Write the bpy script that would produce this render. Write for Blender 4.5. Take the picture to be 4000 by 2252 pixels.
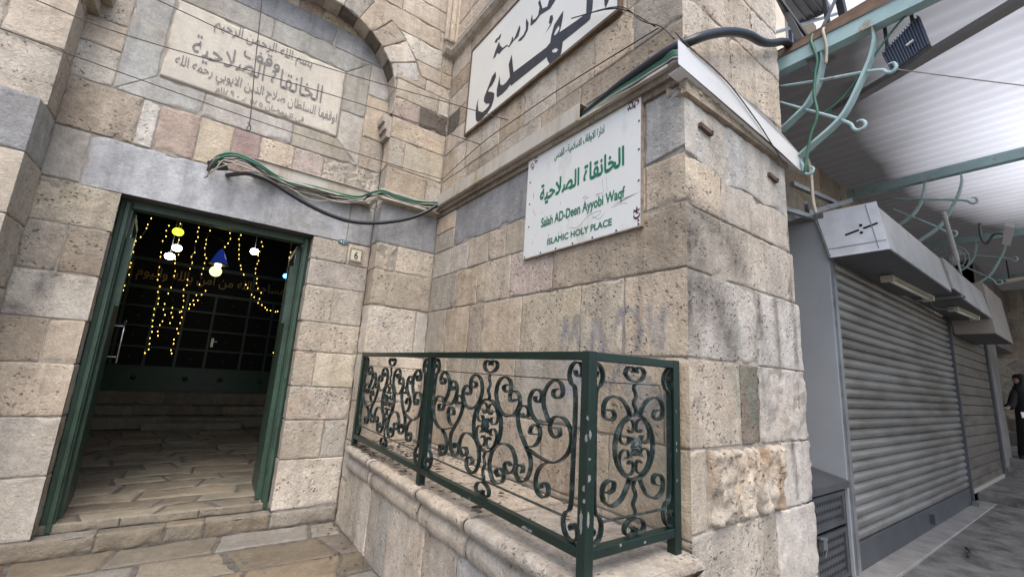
import bpy, bmesh, math, random
from mathutils import Vector, Matrix, noise
for o in list(bpy.data.objects): bpy.data.objects.remove(o)
random.seed(7)
scene = bpy.context.scene
COL = scene.collection
# ------------------------------------------------------------ camera
YAW, PITCH, ROLL = 0.61620, 0.19480, 0.062835
cy, sy, cp, sp = math.cos(YAW), math.sin(YAW), math.cos(PITCH), math.sin(PITCH)
fwd = Vector((sy*cp, cy*cp, sp)); rt = Vector((cy, -sy, 0)); up = rt.cross(fwd)
r2 = math.cos(ROLL)*rt + math.sin(ROLL)*up
u2 = -math.sin(ROLL)*rt + math.cos(ROLL)*up
cam = bpy.data.cameras.new('camera'); camo = bpy.data.objects.new('camera', cam); COL.objects.link(camo)
camo.matrix_world = Matrix(((r2.x, u2.x, -fwd.x, 0), (r2.y, u2.y, -fwd.y, 0), (r2.z, u2.z, -fwd.z, 1.6), (0, 0, 0, 1)))
cam.sensor_width = 36; cam.lens = 1677.43/4000*36; cam.clip_start = 0.02; cam.clip_end = 500
scene.camera = camo
# ------------------------------------------------------------ light
SUN_EL, SUN_AZ = math.radians(58), math.radians(205)     # azimuth from +Y towards +X
w = bpy.data.worlds.new('World'); scene.world = w; w.use_nodes = True
nt = w.node_tree; nt.nodes.clear()
sky = nt.nodes.new('ShaderNodeTexSky'); sky.sky_type = 'NISHITA'; sky.sun_disc = False
sky.sun_elevation = SUN_EL; sky.sun_rotation = SUN_AZ; sky.air_density = 1.0; sky.dust_density = 3.0
bg = nt.nodes.new('ShaderNodeBackground'); bg.inputs[1].default_value = 0.13
wo = nt.nodes.new('ShaderNodeOutputWorld'); nt.links.new(sky.outputs[0], bg.inputs[0]); nt.links.new(bg.outputs[0], wo.inputs[0])
sl = bpy.data.lights.new('sun', 'SUN'); sl.energy = 1.1; sl.angle = math.radians(50); sl.color = (1.0, 0.94, 0.86)
so = bpy.data.objects.new('sun', sl); COL.objects.link(so)
sd = Vector((math.sin(SUN_AZ)*math.cos(SUN_EL), math.cos(SUN_AZ)*math.cos(SUN_EL), math.sin(SUN_EL)))
so.rotation_euler = sd.to_track_quat('Z', 'Y').to_euler(); so.location = sd*30
vs = scene.view_settings; vs.view_transform = 'Standard'; vs.look = 'None'; vs.exposure = 1.2; vs.gamma = 1
scene.cycles.use_denoising = True; scene.cycles.max_bounces = 8; scene.cycles.diffuse_bounces = 5
scene.cycles.sample_clamp_indirect = 6.0
# ------------------------------------------------------------ object helpers
def link(o, parent=None):
    COL.objects.link(o)
    if parent is not None:
        o.parent = parent
        if parent.type == 'EMPTY': o.matrix_parent_inverse = Matrix.Translation(-parent.location)
    return o
def tag(o, label, cat, group=None, kind=None):
    if label: o['label'] = label
    if cat: o['category'] = cat
    if group: o['group'] = group
    if kind: o['kind'] = kind
    return o
def thing(name, label, cat, group=None, loc=(0, 0, 0)):
    o = bpy.data.objects.new(name, None); o.location = loc; o.empty_display_size = 0.1
    return tag(link(o), label, cat, group)
class MB:
    def __init__(s): s.v = []; s.f = []; s.c = []; s.m = []; s.sm = []
    def add(s, vs, fs, col=(1, 1, 1, 1), mat=0, smooth=False):
        n = len(s.v); s.v += [tuple(p) for p in vs]
        s.c += (col if isinstance(col, list) else [col]*len(vs))
        for f in fs: s.f.append([i+n for i in f]); s.m.append(mat); s.sm.append(smooth)
    def box(s, a, b, mat=0, col=(1, 1, 1, 1)):
        x0, y0, z0 = a; x1, y1, z1 = b
        s.add([(x0, y0, z0), (x1, y0, z0), (x1, y1, z0), (x0, y1, z0), (x0, y0, z1), (x1, y0, z1), (x1, y1, z1), (x0, y1, z1)],
              [(0, 3, 2, 1), (4, 5, 6, 7), (0, 1, 5, 4), (1, 2, 6, 5), (2, 3, 7, 6), (3, 0, 4, 7)], col, mat)
    def bar(s, p, q, w, h=None, mat=0, upv=(0, 0, 1)):
        h = h or w; p, q = Vector(p), Vector(q); d = (q-p).normalized(); a = d.cross(Vector(upv))
        if a.length < 1e-3: a = d.cross(Vector((1, 0, 0)))
        a.normalize(); b = a.cross(d)
        vs = [e + a*(i*w/2) + b*(j*h/2) for e in (p, q) for i, j in ((-1, -1), (1, -1), (1, 1), (-1, 1))]
        s.add(vs, [(0, 1, 2, 3), (7, 6, 5, 4), (0, 4, 5, 1), (1, 5, 6, 2), (2, 6, 7, 3), (3, 7, 4, 0)], mat=mat)
    def plate(s, quad, n, t, mat=0):
        n = Vector(n).normalized()*t; q = [Vector(p) for p in quad]; k = len(q)
        s.add(q+[p+n for p in q], [tuple(range(k))[::-1], tuple(range(k, 2*k))]+[(i, (i+1) % k, k+(i+1) % k, k+i) for i in range(k)], mat=mat)
    def tube(s, pts, r, n=8, mat=0, sub=4, taper=None):
        P = crom([Vector(p) for p in pts], sub) if sub else [Vector(p) for p in pts]
        vs = []; fs = []; a = None
        for i, p in enumerate(P):
            d = (P[min(i+1, len(P)-1)]-P[max(i-1, 0)]).normalized()
            if a is None:
                a = d.cross(Vector((0, 0, 1)))
                if a.length < 1e-2: a = d.cross(Vector((1, 0, 0)))
            a = (a-d*a.dot(d)).normalized(); b = d.cross(a)
            rr = r*(taper(i/(len(P)-1)) if taper else 1)
            for k in range(n):
                t = 2*math.pi*k/n; vs.append(p+a*math.cos(t)*rr+b*math.sin(t)*rr)
        for i in range(len(P)-1):
            for k in range(n):
                fs.append((i*n+k, i*n+(k+1) % n, (i+1)*n+(k+1) % n, (i+1)*n+k))
        fs.append(tuple(range(n))[::-1]); fs.append(tuple(range((len(P)-1)*n, len(P)*n)))
        s.add(vs, fs, mat=mat, smooth=True)
    def lathe(s, prof, o=(0, 0, 0), n=20, mat=0, axis='Z'):
        vs = []; fs = []
        for r, z in prof:
            for k in range(n):
                t = 2*math.pi*k/n; p = (r*math.cos(t), r*math.sin(t), z)
                if axis == 'X': p = (p[2], p[0], p[1])
                if axis == 'Y': p = (p[0], p[2], p[1])
                vs.append((p[0]+o[0], p[1]+o[1], p[2]+o[2]))
        for i in range(len(prof)-1):
            for k in range(n): fs.append((i*n+k, i*n+(k+1) % n, (i+1)*n+(k+1) % n, (i+1)*n+k))
        fs.append(tuple(range(n))[::-1]); fs.append(tuple(range((len(prof)-1)*n, len(prof)*n)))
        s.add(vs, fs, mat=mat, smooth=True)
    def build(s, name, mats, parent=None, bevel=0, loc=None):
        me = bpy.data.meshes.new(name)
        off = Vector(loc) if loc else None
        me.from_pydata([tuple(Vector(p)-off) for p in s.v] if off else s.v, [], s.f)
        for m in (mats if isinstance(mats, (list, tuple)) else [mats]): me.materials.append(m)
        me.polygons.foreach_set('material_index', s.m); me.polygons.foreach_set('use_smooth', s.sm)
        a = me.color_attributes.new('Col', 'FLOAT_COLOR', 'POINT')
        a.data.foreach_set('color', [x for c in s.c for x in c])
        me.update()
        o = bpy.data.objects.new(name, me); link(o, parent)
        if loc: o.location = loc
        if bevel:
            b = o.modifiers.new('bevel', 'BEVEL'); b.width = bevel; b.segments = 2; b.limit_method = 'ANGLE'; b.angle_limit = math.radians(50)
        return o
def crom(P, sub):
    out = []
    for i in range(len(P)-1):
        p0, p1, p2, p3 = P[max(i-1, 0)], P[i], P[i+1], P[min(i+2, len(P)-1)]
        for k in range(sub):
            t = k/sub
            out.append(0.5*((2*p1)+(p2-p0)*t+(2*p0-5*p1+4*p2-p3)*t*t+(3*p1-p0-3*p2+p3)*t*t*t))
    out.append(P[-1]); return out
def copy_tree(o, parent=None):
    c = o.copy(); COL.objects.link(c)
    if parent is not None: c.parent = parent
    for ch in [x for x in o.children]: copy_tree(ch, c)
    return c
# ------------------------------------------------------------ materials
def mat(name, base=(.5, .5, .5), rough=.6, metal=0.0, var=0.0, scale=8.0, bump=0.0, bscale=60.0, spec=.5, emit=None, es=1.0, dirt=None, dscale=3.0, dlo=.55, dhi=.7, streak=None):
    m = bpy.data.materials.new(name); m.use_nodes = True
    n = m.node_tree.nodes; L = m.node_tree.links; b = n['Principled BSDF']
    b.inputs['Base Color'].default_value = (*base, 1); b.inputs['Roughness'].default_value = rough
    b.inputs['Metallic'].default_value = metal; b.inputs['Specular IOR Level'].default_value = spec
    tc = n.new('ShaderNodeTexCoord'); src = tc.outputs['Object']
    if streak:
        mp = n.new('ShaderNodeMapping'); mp.inputs['Scale'].default_value = streak; L.new(src, mp.inputs[0]); src = mp.outputs[0]
    cur = None
    if var:
        t = n.new('ShaderNodeTexNoise'); t.inputs['Scale'].default_value = scale; t.inputs['Detail'].default_value = 6; L.new(src, t.inputs[0])
        r = n.new('ShaderNodeMapRange'); r.inputs['From Min'].default_value = .3; r.inputs['From Max'].default_value = .7
        r.inputs['To Min'].default_value = 1-var; r.inputs['To Max'].default_value = 1+var; L.new(t.outputs[0], r.inputs[0])
        x = n.new('ShaderNodeVectorMath'); x.operation = 'SCALE'; x.inputs[0].default_value = base; L.new(r.outputs[0], x.inputs['Scale']); cur = x.outputs[0]
    if dirt:
        t = n.new('ShaderNodeTexNoise'); t.inputs['Scale'].default_value = dscale; t.inputs['Detail'].default_value = 8; t.inputs['Roughness'].default_value = .65; L.new(src, t.inputs[0])
        r = n.new('ShaderNodeMapRange'); r.inputs['From Min'].default_value = dlo; r.inputs['From Max'].default_value = dhi; L.new(t.outputs[0], r.inputs[0])
        x = n.new('ShaderNodeMix'); x.data_type = 'RGBA'; L.new(r.outputs[0], x.inputs[0]); x.inputs[6].default_value = (*base, 1); x.inputs[7].default_value = (*dirt, 1)
        if cur is not None: L.new(cur, x.inputs[6])
        cur = x.outputs[2]
    if cur is not None: L.new(cur, b.inputs['Base Color'])
    if bump:
        t = n.new('ShaderNodeTexNoise'); t.inputs['Scale'].default_value = bscale; t.inputs['Detail'].default_value = 5; L.new(src, t.inputs[0])
        u = n.new('ShaderNodeBump'); u.inputs['Strength'].default_value = bump; u.inputs['Distance'].default_value = .01; L.new(t.outputs[0], u.inputs['Height']); L.new(u.outputs[0], b.inputs['Normal'])
    if emit:
        b.inputs['Emission Color'].default_value = (*emit, 1); b.inputs['Emission Strength'].default_value = es
    return m
def stone_mat(name, pit=1.0, contrast=1.0, bumpk=1.0, rough=.9):
    m = bpy.data.materials.new(name); m.use_nodes = True
    n = m.node_tree.nodes; L = m.node_tree.links; b = n['Principled BSDF']
    b.inputs['Roughness'].default_value = rough; b.inputs['Specular IOR Level'].default_value = .25
    tc = n.new('ShaderNodeTexCoord'); at = n.new('ShaderNodeAttribute'); at.attribute_name = 'Col'
    def nz(s, det=5, ro=.6, vec=None):
        t = n.new('ShaderNodeTexNoise'); t.inputs['Scale'].default_value = s; t.inputs['Detail'].default_value = det; t.inputs['Roughness'].default_value = ro
        L.new(vec or tc.outputs['Object'], t.inputs[0]); return t.outputs[0]
    def rng(x, a, c, d, e):
        r = n.new('ShaderNodeMapRange'); r.inputs[1].default_value = a; r.inputs[2].default_value = c; r.inputs[3].default_value = d; r.inputs[4].default_value = e; L.new(x, r.inputs[0]); return r.outputs[0]
    def mth(op, x, y):
        q = n.new('ShaderNodeMath'); q.operation = op
        for i, k in enumerate((x, y)):
            if isinstance(k, (int, float)): q.inputs[i].default_value = k
            else: L.new(k, q.inputs[i])
        return q.outputs[0]
    mp = n.new('ShaderNodeMapping'); mp.inputs['Scale'].default_value = (1, 1, .32); L.new(tc.outputs['Object'], mp.inputs[0])
    big = rng(nz(2.3, 6, .62, mp.outputs[0]), .32, .68, 1-.22*contrast, 1+.16*contrast)
    mid = rng(nz(11, 7, .75), .32, .68, 1-.22*contrast, 1+.15*contrast)
    fine = rng(nz(46, 6, .8), .33, .67, 1-.24*contrast, 1+.15*contrast)
    fine = mth('ADD', 1, mth('MULTIPLY', mth('SUBTRACT', fine, 1), rng(at.outputs['Alpha'], 0, 1, .35, 1.0)))
    # pits: small dark holes clustered by a larger noise
    vo = n.new('ShaderNodeTexVoronoi'); vo.inputs['Scale'].default_value = 27; vo.inputs['Randomness'].default_value = 1
    wn = n.new('ShaderNodeTexNoise'); wn.inputs['Scale'].default_value = 30; L.new(tc.outputs['Object'], wn.inputs[0])
    mx = n.new('ShaderNodeVectorMath'); mx.operation = 'MULTIPLY_ADD'; L.new(wn.outputs[1], mx.inputs[0]); mx.inputs[1].default_value = (.05, .05, .05); L.new(tc.outputs['Object'], mx.inputs[2])
    L.new(mx.outputs[0], vo.inputs[0])
    hole = rng(vo.outputs['Distance'], .12, .34, 1, 0)
    clus = rng(nz(6, 4, .6), .42, .60, 0, 1)
    pits = mth('MULTIPLY', mth('MULTIPLY', hole, clus), mth('MULTIPLY', at.outputs['Alpha'], pit))
    pm = rng(pits, 0, 1, 1, .50)
    ms = n.new('ShaderNodeMapping'); ms.inputs['Scale'].default_value = (7, 7, .55); L.new(tc.outputs['Object'], ms.inputs[0])
    stk = rng(nz(1.0, 6, .65, ms.outputs[0]), .52, .70, 1, 1-.22*contrast)
    pm = mth('MULTIPLY', pm, stk)
    val = mth('MULTIPLY', mth('MULTIPLY', big, mid), mth('MULTIPLY', fine, pm))
    sc = n.new('ShaderNodeVectorMath'); sc.operation = 'SCALE'; L.new(at.outputs['Color'], sc.inputs[0]); L.new(val, sc.inputs['Scale'])
    # warm / grey mottling and dark weather stains
    st = rng(nz(1.7, 9, .72), .53, .70, 0, .55*contrast)
    mi = n.new('ShaderNodeMix'); mi.data_type = 'RGBA'; mi.blend_type = 'MULTIPLY'; L.new(st, mi.inputs[0]); L.new(sc.outputs[0], mi.inputs[6]); mi.inputs[7].default_value = (.60, .54, .47, 1)
    ye = rng(nz(3.1, 5, .6), .56, .72, 0, .35*contrast)
    m2 = n.new('ShaderNodeMix'); m2.data_type = 'RGBA'; m2.blend_type = 'MULTIPLY'; L.new(ye, m2.inputs[0]); L.new(mi.outputs[2], m2.inputs[6]); m2.inputs[7].default_value = (1.0, .885, .75, 1)
    L.new(m2.outputs[2], b.inputs['Base Color'])
    h = mth('ADD', mth('MULTIPLY', nz(34, 6, .68), .9), mth('MULTIPLY', nz(130, 3, .6), .35))
    h = mth('SUBTRACT', h, mth('MULTIPLY', pits, 1.0))
    bu = n.new('ShaderNodeBump'); bu.inputs['Strength'].default_value = .85*bumpk; bu.inputs['Distance'].default_value = .018
    L.new(h, bu.inputs['Height']); L.new(bu.outputs[0], b.inputs['Normal'])
    return m
STONE = stone_mat('limestone')
PAVEBED = mat('dark_joint_grit', (.105, .095, .082), .95, var=.4, scale=20, bump=.7, bscale=60)
PAVE = stone_mat('paving_stone', pit=.4, contrast=.9, bumpk=.9, rough=.62)
MARBLE = stone_mat('grey_marble', pit=.45, contrast=1.1, bumpk=.6, rough=.6)
MORTAR = mat('mortar', (.29, .26, .225), .95, var=.25, scale=14, bump=.6, bscale=70)
GREEN = mat('green_paint', (.0045, .0175, .0135), .36, var=.3, scale=5, bump=.08, bscale=40, dirt=(.05, .055, .05), dscale=7, dlo=.64, dhi=.75)
DOORGREEN = mat('door_green_paint', (.030, .062, .042), .45, var=.25, scale=6, bump=.25, bscale=30, dirt=(.02, .03, .024), dscale=9, dlo=.58, dhi=.7)
SCROLL = mat('worn_green_iron', (.006, .017, .0155), .30, var=.3, scale=12, bump=.15, bscale=90, dirt=(.10, .115, .115), dscale=22, dlo=.50, dhi=.72)
# ------------------------------------------------------------ stone blocks
PAL = {'c': (.52, .445, .355), 'l': (.585, .53, .455), 't': (.35, .295, .23), 'g': (.31, .312, .318), 'b': (.36, .362, .366), 'p': (.46, .365, .32),
       'k': (.36, .255, .24), 'y': (.53, .46, .345), 'd': (.165, .14, .12), 'm': (.43, .425, .40), 'w': (.60, .57, .53), 'r': (.50, .44, .365),
       'e': (.43, .39, .335), 's': (.47, .45, .43), 'q': (.46, .385, .285), 'o': (.36, .30, .225)}
MEAN = (.535, .470, .395)
for k_ in PAL:
    q_ = {'g': 0, 'b': 0, 'm': .1, 'k': .15, 'p': .25, 'd': 0}.get(k_, .33); PAL[k_] = tuple(a*(1-q_)+b*q_ for a, b in zip(PAL[k_], MEAN))
def block(mb, mp, quad, code, amp=.0035, step=.032, gap=.003, hard='', rnd=.007, proud=0.0, alpha=None, paint=None, jit=.10, freq=9.0, ani=(1, 1)):
    """one dressed stone: quad = 4 (u,v) corners (bl, br, tr, tl); mp maps (u, v, outward) to the world"""
    A, B, Cc, D = [Vector((*q, 0)) for q in quad]
    W = ((B-A).length+(Cc-D).length)/2; H = ((D-A).length+(Cc-B).length)/2
    if W < .02 or H < .02: return
    def ts(Ln, lo, hi):
        g0 = 0 if lo else gap/Ln; g1 = 1 if hi else 1-gap/Ln
        k = max(1, round(Ln/step)); e = min(.012/Ln, .2)
        inner = [i/k for i in range(1, k) if e*1.6 < i/k < 1-e*1.6]
        return [g0, min(.5, g0+e*.45), min(.5, g0+e)]+inner+[max(.5, g1-e), max(.5, g1-e*.45), g1]
    us = ts(W, 'L' in hard, 'R' in hard); vs_ = ts(H, 'B' in hard, 'T' in hard)
    base = PAL[code] if isinstance(code, str) else code
    j = 1+random.uniform(-jit, jit); hue = random.uniform(-.035, .035)
    base = (base[0]*j*(1+hue), base[1]*j, base[2]*j*(1-hue))
    al = random.choice((.2, .45, .8, 1.0, 1.0)) if alpha is None else alpha
    off = random.uniform(-.003, .004)+proud; seed = Vector((random.random()*50, random.random()*50, random.random()*50))
    vv = []; cc = []
    for t in vs_:
        for s in us:
            p = A*(1-s)*(1-t)+B*s*(1-t)+Cc*s*t+D*(1-s)*t
            eu = min(1 if 'L' in hard else s, 1 if 'R' in hard else 1-s)*W
            ev = min(1 if 'B' in hard else t, 1 if 'T' in hard else 1-t)*H
            q = Vector((p.x*ani[0], p.y*ani[1], 0))
            n1 = noise.noise(q*freq+seed); n2 = noise.noise(q*freq*3.1+seed)
            n3 = noise.noise(q*22+seed)
            ed = min(eu, ev)-gap
            ed += n3*.0035+n1*.003
            chip = noise.noise(q*6.5+seed*1.7)
            if chip > .24: ed -= (chip-.24)*.06
            hd = min(s if 'L' in hard else 9, 1-s if 'R' in hard else 9)*W
            k = min(1, hd/.05) if hd < 5 else 1
            d = off*k+(n1*amp+n2*amp*.6)*k
            if amp > .02: d -= (max(0, abs(n1)-.12)*amp*1.6+abs(n3)*amp*.25)*k
            if ed < rnd:
                f = max(0, 1-max(ed, 0)/rnd); d -= (.011+abs(off)+proud)*f*f
            vv.append(mp(p.x+n2*.0012, p.y+n3*.0012, d))
            c = base
            if paint: c = paint(p.x, p.y, c)
            cc.append((*c, al))
    nu = len(us); fs = []
    for b in range(len(vs_)-1):
        for a in range(nu-1):
            i = b*nu+a; fs.append((i, i+1, i+nu+1, i+nu))
    nrm = (Vector(vv[1])-Vector(vv[0])).cross(Vector(vv[nu])-Vector(vv[0]))
    o0 = Vector(mp(A.x, A.y, 0)); o1 = Vector(mp(A.x, A.y, .1))
    if nrm.dot(o1-o0) < 0: fs = [f[::-1] for f in fs]
    mb.add(vv, fs, cc, 0, True)
def courses(mb, mp, rows, **kw):
    """rows: (z0, z1, [u cuts], 'codes', {options})"""
    for r in rows:
        z0, z1, cuts, codes = r[:4]; o = dict(kw); o.update(r[4] if len(r) > 4 else {})
        hl = o.pop('hl', ''); hr = o.pop('hr', '')
        ii = list(range(len(cuts)-1))
        for i in ii:
            code = codes[i % len(codes)]; oo = dict(o)
            if code == 'R': code = 'r'; oo.update(amp=o.get('amp', .026) if o.get('amp', 0) > .02 else .026, step=.015, freq=11, alpha=1.0, rnd=.03)
            if isinstance(code, str) and code in 'gbm': oo.update(amp=.0015, alpha=.2)
            oo['hard'] = (hl if i == 0 else '')+(hr if i == ii[-1] else '')
            block(mb, mp, [(cuts[i], z0), (cuts[i+1], z0), (cuts[i+1], z1), (cuts[i], z1)], code, **oo)
def stroke_paint(strokes, width, col, k=.5):
    S = [[Vector((a, b)) for a, b in s] for s in strokes]
    def f(u, v, c):
        p = Vector((u, v)); dm = 9
        for s in S:
            for a, b in zip(s, s[1:]):
                t = max(0, min(1, (p-a).dot(b-a)/max(1e-6, (b-a).length_squared))); dm = min(dm, (p-a-(b-a)*t).length)
        w = max(0, 1-dm/width)*k*(.6+.8*abs(noise.noise(Vector((u*14, v*14, 3)))))
        return tuple(x*(1-w)+y*w for x, y in zip(c, col))
    return f
# ------------------------------------------------------------ lettering
AR = {'ا': 'FE8D FE8E', 'آ': 'FE81 FE82', 'أ': 'FE83 FE84', 'ب': 'FE8F FE90 FE91 FE92', 'ة': 'FE93 FE94', 'ت': 'FE95 FE96 FE97 FE98', 'ح': 'FEA1 FEA2 FEA3 FEA4', 'خ': 'FEA5 FEA6 FEA7 FEA8', 'ج': 'FE9D FE9E FE9F FEA0',
      'د': 'FEA9 FEAA', 'ر': 'FEAD FEAE', 'س': 'FEB1 FEB2 FEB3 FEB4', 'ص': 'FEB9 FEBA FEBB FEBC', 'ض': 'FEBD FEBE FEBF FEC0', 'ط': 'FEC1 FEC2 FEC3 FEC4', 'ف': 'FED1 FED2 FED3 FED4', 'ق': 'FED5 FED6 FED7 FED8',
      'ل': 'FEDD FEDE FEDF FEE0', 'م': 'FEE1 FEE2 FEE3 FEE4', 'ن': 'FEE5 FEE6 FEE7 FEE8', 'ه': 'FEE9 FEEA FEEB FEEC', 'و': 'FEED FEEE', 'ي': 'FEF1 FEF2 FEF3 FEF4', 'ى': 'FEEF FEF0', 'ع': 'FEC9 FECA FECB FECC'}
def shape_ar(t):
    ch = []; i = 0
    while i < len(t):
        if t[i] == 'ل' and i+1 < len(t) and t[i+1] == 'ا': ch.append('LA'); i += 2
        else: ch.append(t[i]); i += 1
    def forms(c): return [0xFEFB, 0xFEFC] if c == 'LA' else [int(x, 16) for x in AR[c].split()] if c in AR else None
    out = []
    for i, c in enumerate(ch):
        f = forms(c)
        if not f: out.append(c); continue
        pf = forms(ch[i-1]) if i else None; nf = forms(ch[i+1]) if i+1 < len(ch) else None
        prev = bool(pf and len(pf) == 4); nxt = bool(nf and len(f) == 4)
        out.append(chr(f[3] if prev and nxt else f[1] if prev else f[2] if nxt else f[0]))
    out.reverse(); s = ''.join(out)
    # digits read left to right
    r = ''; buf = ''
    for c in s:
        if '\u0660' <= c <= '\u0669': buf = c+buf
        else: r += buf+c; buf = ''
    return r+buf
def letters(name, body, mp, box, m, parent, bold=0.0, shear=0.0, rise=0.0, depth=.0015, arabic=True, spacing=1.0):
    """lettering fitted into box = (u0, u1, v0, v1) on the surface mp, standing depth proud"""
    c = bpy.data.curves.new(name, 'FONT'); c.body = shape_ar(body) if arabic else body
    c.resolution_u = 4; c.space_character = spacing
    o = bpy.data.objects.new(name, c); COL.objects.link(o)
    dg = bpy.context.evaluated_depsgraph_get(); dg.update()
    t = bpy.data.meshes.new_from_object(o.evaluated_get(dg)); bpy.data.objects.remove(o)
    P = [v.co.copy() for v in t.vertices]; F = [tuple(p.vertices) for p in t.polygons]; bpy.data.meshes.remove(t)
    xs = [p.x for p in P]; ys = [p.y for p in P]; u0, u1, v0, v1 = box
    x0, x1, y0, y1 = min(xs)-bold, max(xs)+bold, min(ys)-bold, max(ys)+bold
    vs = []; fs = []
    for k in range(9 if bold else 1):           # thick strokes: the outline laid over itself in a ring
        dx = bold*math.cos(k*math.pi/4) if k < 8 and bold else 0; dy = bold*math.sin(k*math.pi/4) if k < 8 and bold else 0
        n = len(vs)
        for p in P: vs.append(mp(u0+(p.x+dx-x0)/(x1-x0)*(u1-u0), v0+(p.y+dy-y0)/(y1-y0)*(v1-v0), depth+k*.00012))
        fs += [tuple(i+n for i in f) for f in F]
    me = bpy.data.meshes.new(name); me.from_pydata(vs, [], fs); me.materials.append(m)
    o = bpy.data.objects.new(name, me); return link(o, parent)
SCR_MAIN={'a':[(0.183,1.538),(0.152,1.525),(0.159,1.505),(0.192,1.496),(0.221,1.513),(0.218,1.544),(0.200,1.566),(0.162,1.578),(0.115,1.564),(0.085,1.528),(0.078,1.481),(0.092,1.436),(0.126,1.394),(0.170,1.370),(0.217,1.366),(0.265,1.384),(0.295,1.415),(0.311,1.446),(0.304,1.480),(0.275,1.504),(0.241,1.506),(0.216,1.486),(0.219,1.460),(0.247,1.449),(0.276,1.465)],
'b':[(0.334,1.396),(0.349,1.383),(0.380,1.384),(0.392,1.404),(0.383,1.428),(0.351,1.437),(0.316,1.426),(0.298,1.390),(0.306,1.345),(0.332,1.294),(0.376,1.244),(0.391,1.226),(0.421,1.192),(0.431,1.155),(0.421,1.111),(0.398,1.077),(0.365,1.060),(0.330,1.067),(0.306,1.094),(0.310,1.123),(0.337,1.137),(0.369,1.131),(0.361,1.102)],
'c':[(0.386,1.239),(0.443,1.245),(0.479,1.276),(0.492,1.317),(0.477,1.346),(0.447,1.352),(0.416,1.332),(0.414,1.306),(0.464,1.307)],
'd':[(0.439,1.493),(0.441,1.474),(0.471,1.465),(0.489,1.482),(0.487,1.514),(0.453,1.528),(0.414,1.513),(0.393,1.474),(0.400,1.430),(0.427,1.392),(0.472,1.365),(0.548,1.363)],
'e':[(0.603,1.540),(0.579,1.529),(0.581,1.505),(0.611,1.496),(0.639,1.510),(0.646,1.537),(0.627,1.570),(0.582,1.580),(0.541,1.558),(0.512,1.520),(0.506,1.472),(0.522,1.426),(0.559,1.376)],
'f':[(0.599,1.358),(0.631,1.355),(0.636,1.330),(0.608,1.313),(0.574,1.328),(0.563,1.361),(0.582,1.398),(0.616,1.411),(0.662,1.407),(0.697,1.378),(0.715,1.338),(0.712,1.291),(0.682,1.243),(0.629,1.208),(0.583,1.196),(0.529,1.199),(0.465,1.210),(0.401,1.228)],
'g':[(0.554,1.190),(0.507,1.162),(0.479,1.119),(0.476,1.077),(0.491,1.043),(0.523,1.029),(0.553,1.035),(0.572,1.059),(0.567,1.087),(0.543,1.096),(0.516,1.082),(0.520,1.065)],
'h':[(0.263,1.118),(0.228,1.132),(0.203,1.110),(0.218,1.084),(0.249,1.076),(0.284,1.096),(0.302,1.130),(0.294,1.169),(0.257,1.208),(0.203,1.220),(0.148,1.209),(0.095,1.181),(0.063,1.131),(0.057,1.078),(0.080,1.030),(0.113,1.003),(0.157,1.005),(0.194,1.025),(0.201,1.060),(0.183,1.081),(0.151,1.083),(0.126,1.061),(0.153,1.039)],
'side':[(0.728,1.634),(0.734,1.613),(0.761,1.607),(0.772,1.622),(0.770,1.648),(0.753,1.668),(0.726,1.670),(0.700,1.650),(0.688,1.612),(0.701,1.574),(0.729,1.546),(0.735,1.426),(0.731,1.235),(0.725,1.045),(0.693,1.006),(0.679,0.969),(0.692,0.926),(0.721,0.905),(0.752,0.907),(0.773,0.931),(0.764,0.964),(0.744,0.973),(0.726,0.959),(0.735,0.945)],
'topheart':[(-0.008,1.641),(-0.001,1.658),(-0.030,1.668),(-0.061,1.657),(-0.066,1.632),(-0.040,1.608),(0.007,1.596),(0.063,1.607),(0.090,1.631),(0.086,1.659),(0.059,1.669),(0.030,1.658),(0.041,1.639)],
'botheart':[(-0.014,0.935),(-0.041,0.904),(-0.075,0.916),(-0.076,0.952),(-0.038,0.976),(-0.008,0.982),(0.045,0.975),(0.075,0.943),(0.063,0.910),(0.025,0.905),(0.013,0.928)],
'oval':[(-0.010,1.439),(0.084,1.403),(0.152,1.317),(0.134,1.227),(0.030,1.150),(-0.100,1.176),(-0.147,1.269),(-0.112,1.389)],
'in_ur':[(0.039,1.348),(0.050,1.368),(0.018,1.374),(0.003,1.354),(0.027,1.345),(-0.001,1.353),(-0.009,1.380),(0.031,1.410),(0.085,1.390),(0.110,1.356),(0.095,1.314),(0.063,1.296),(0.035,1.316),(0.080,1.328)]}
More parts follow.
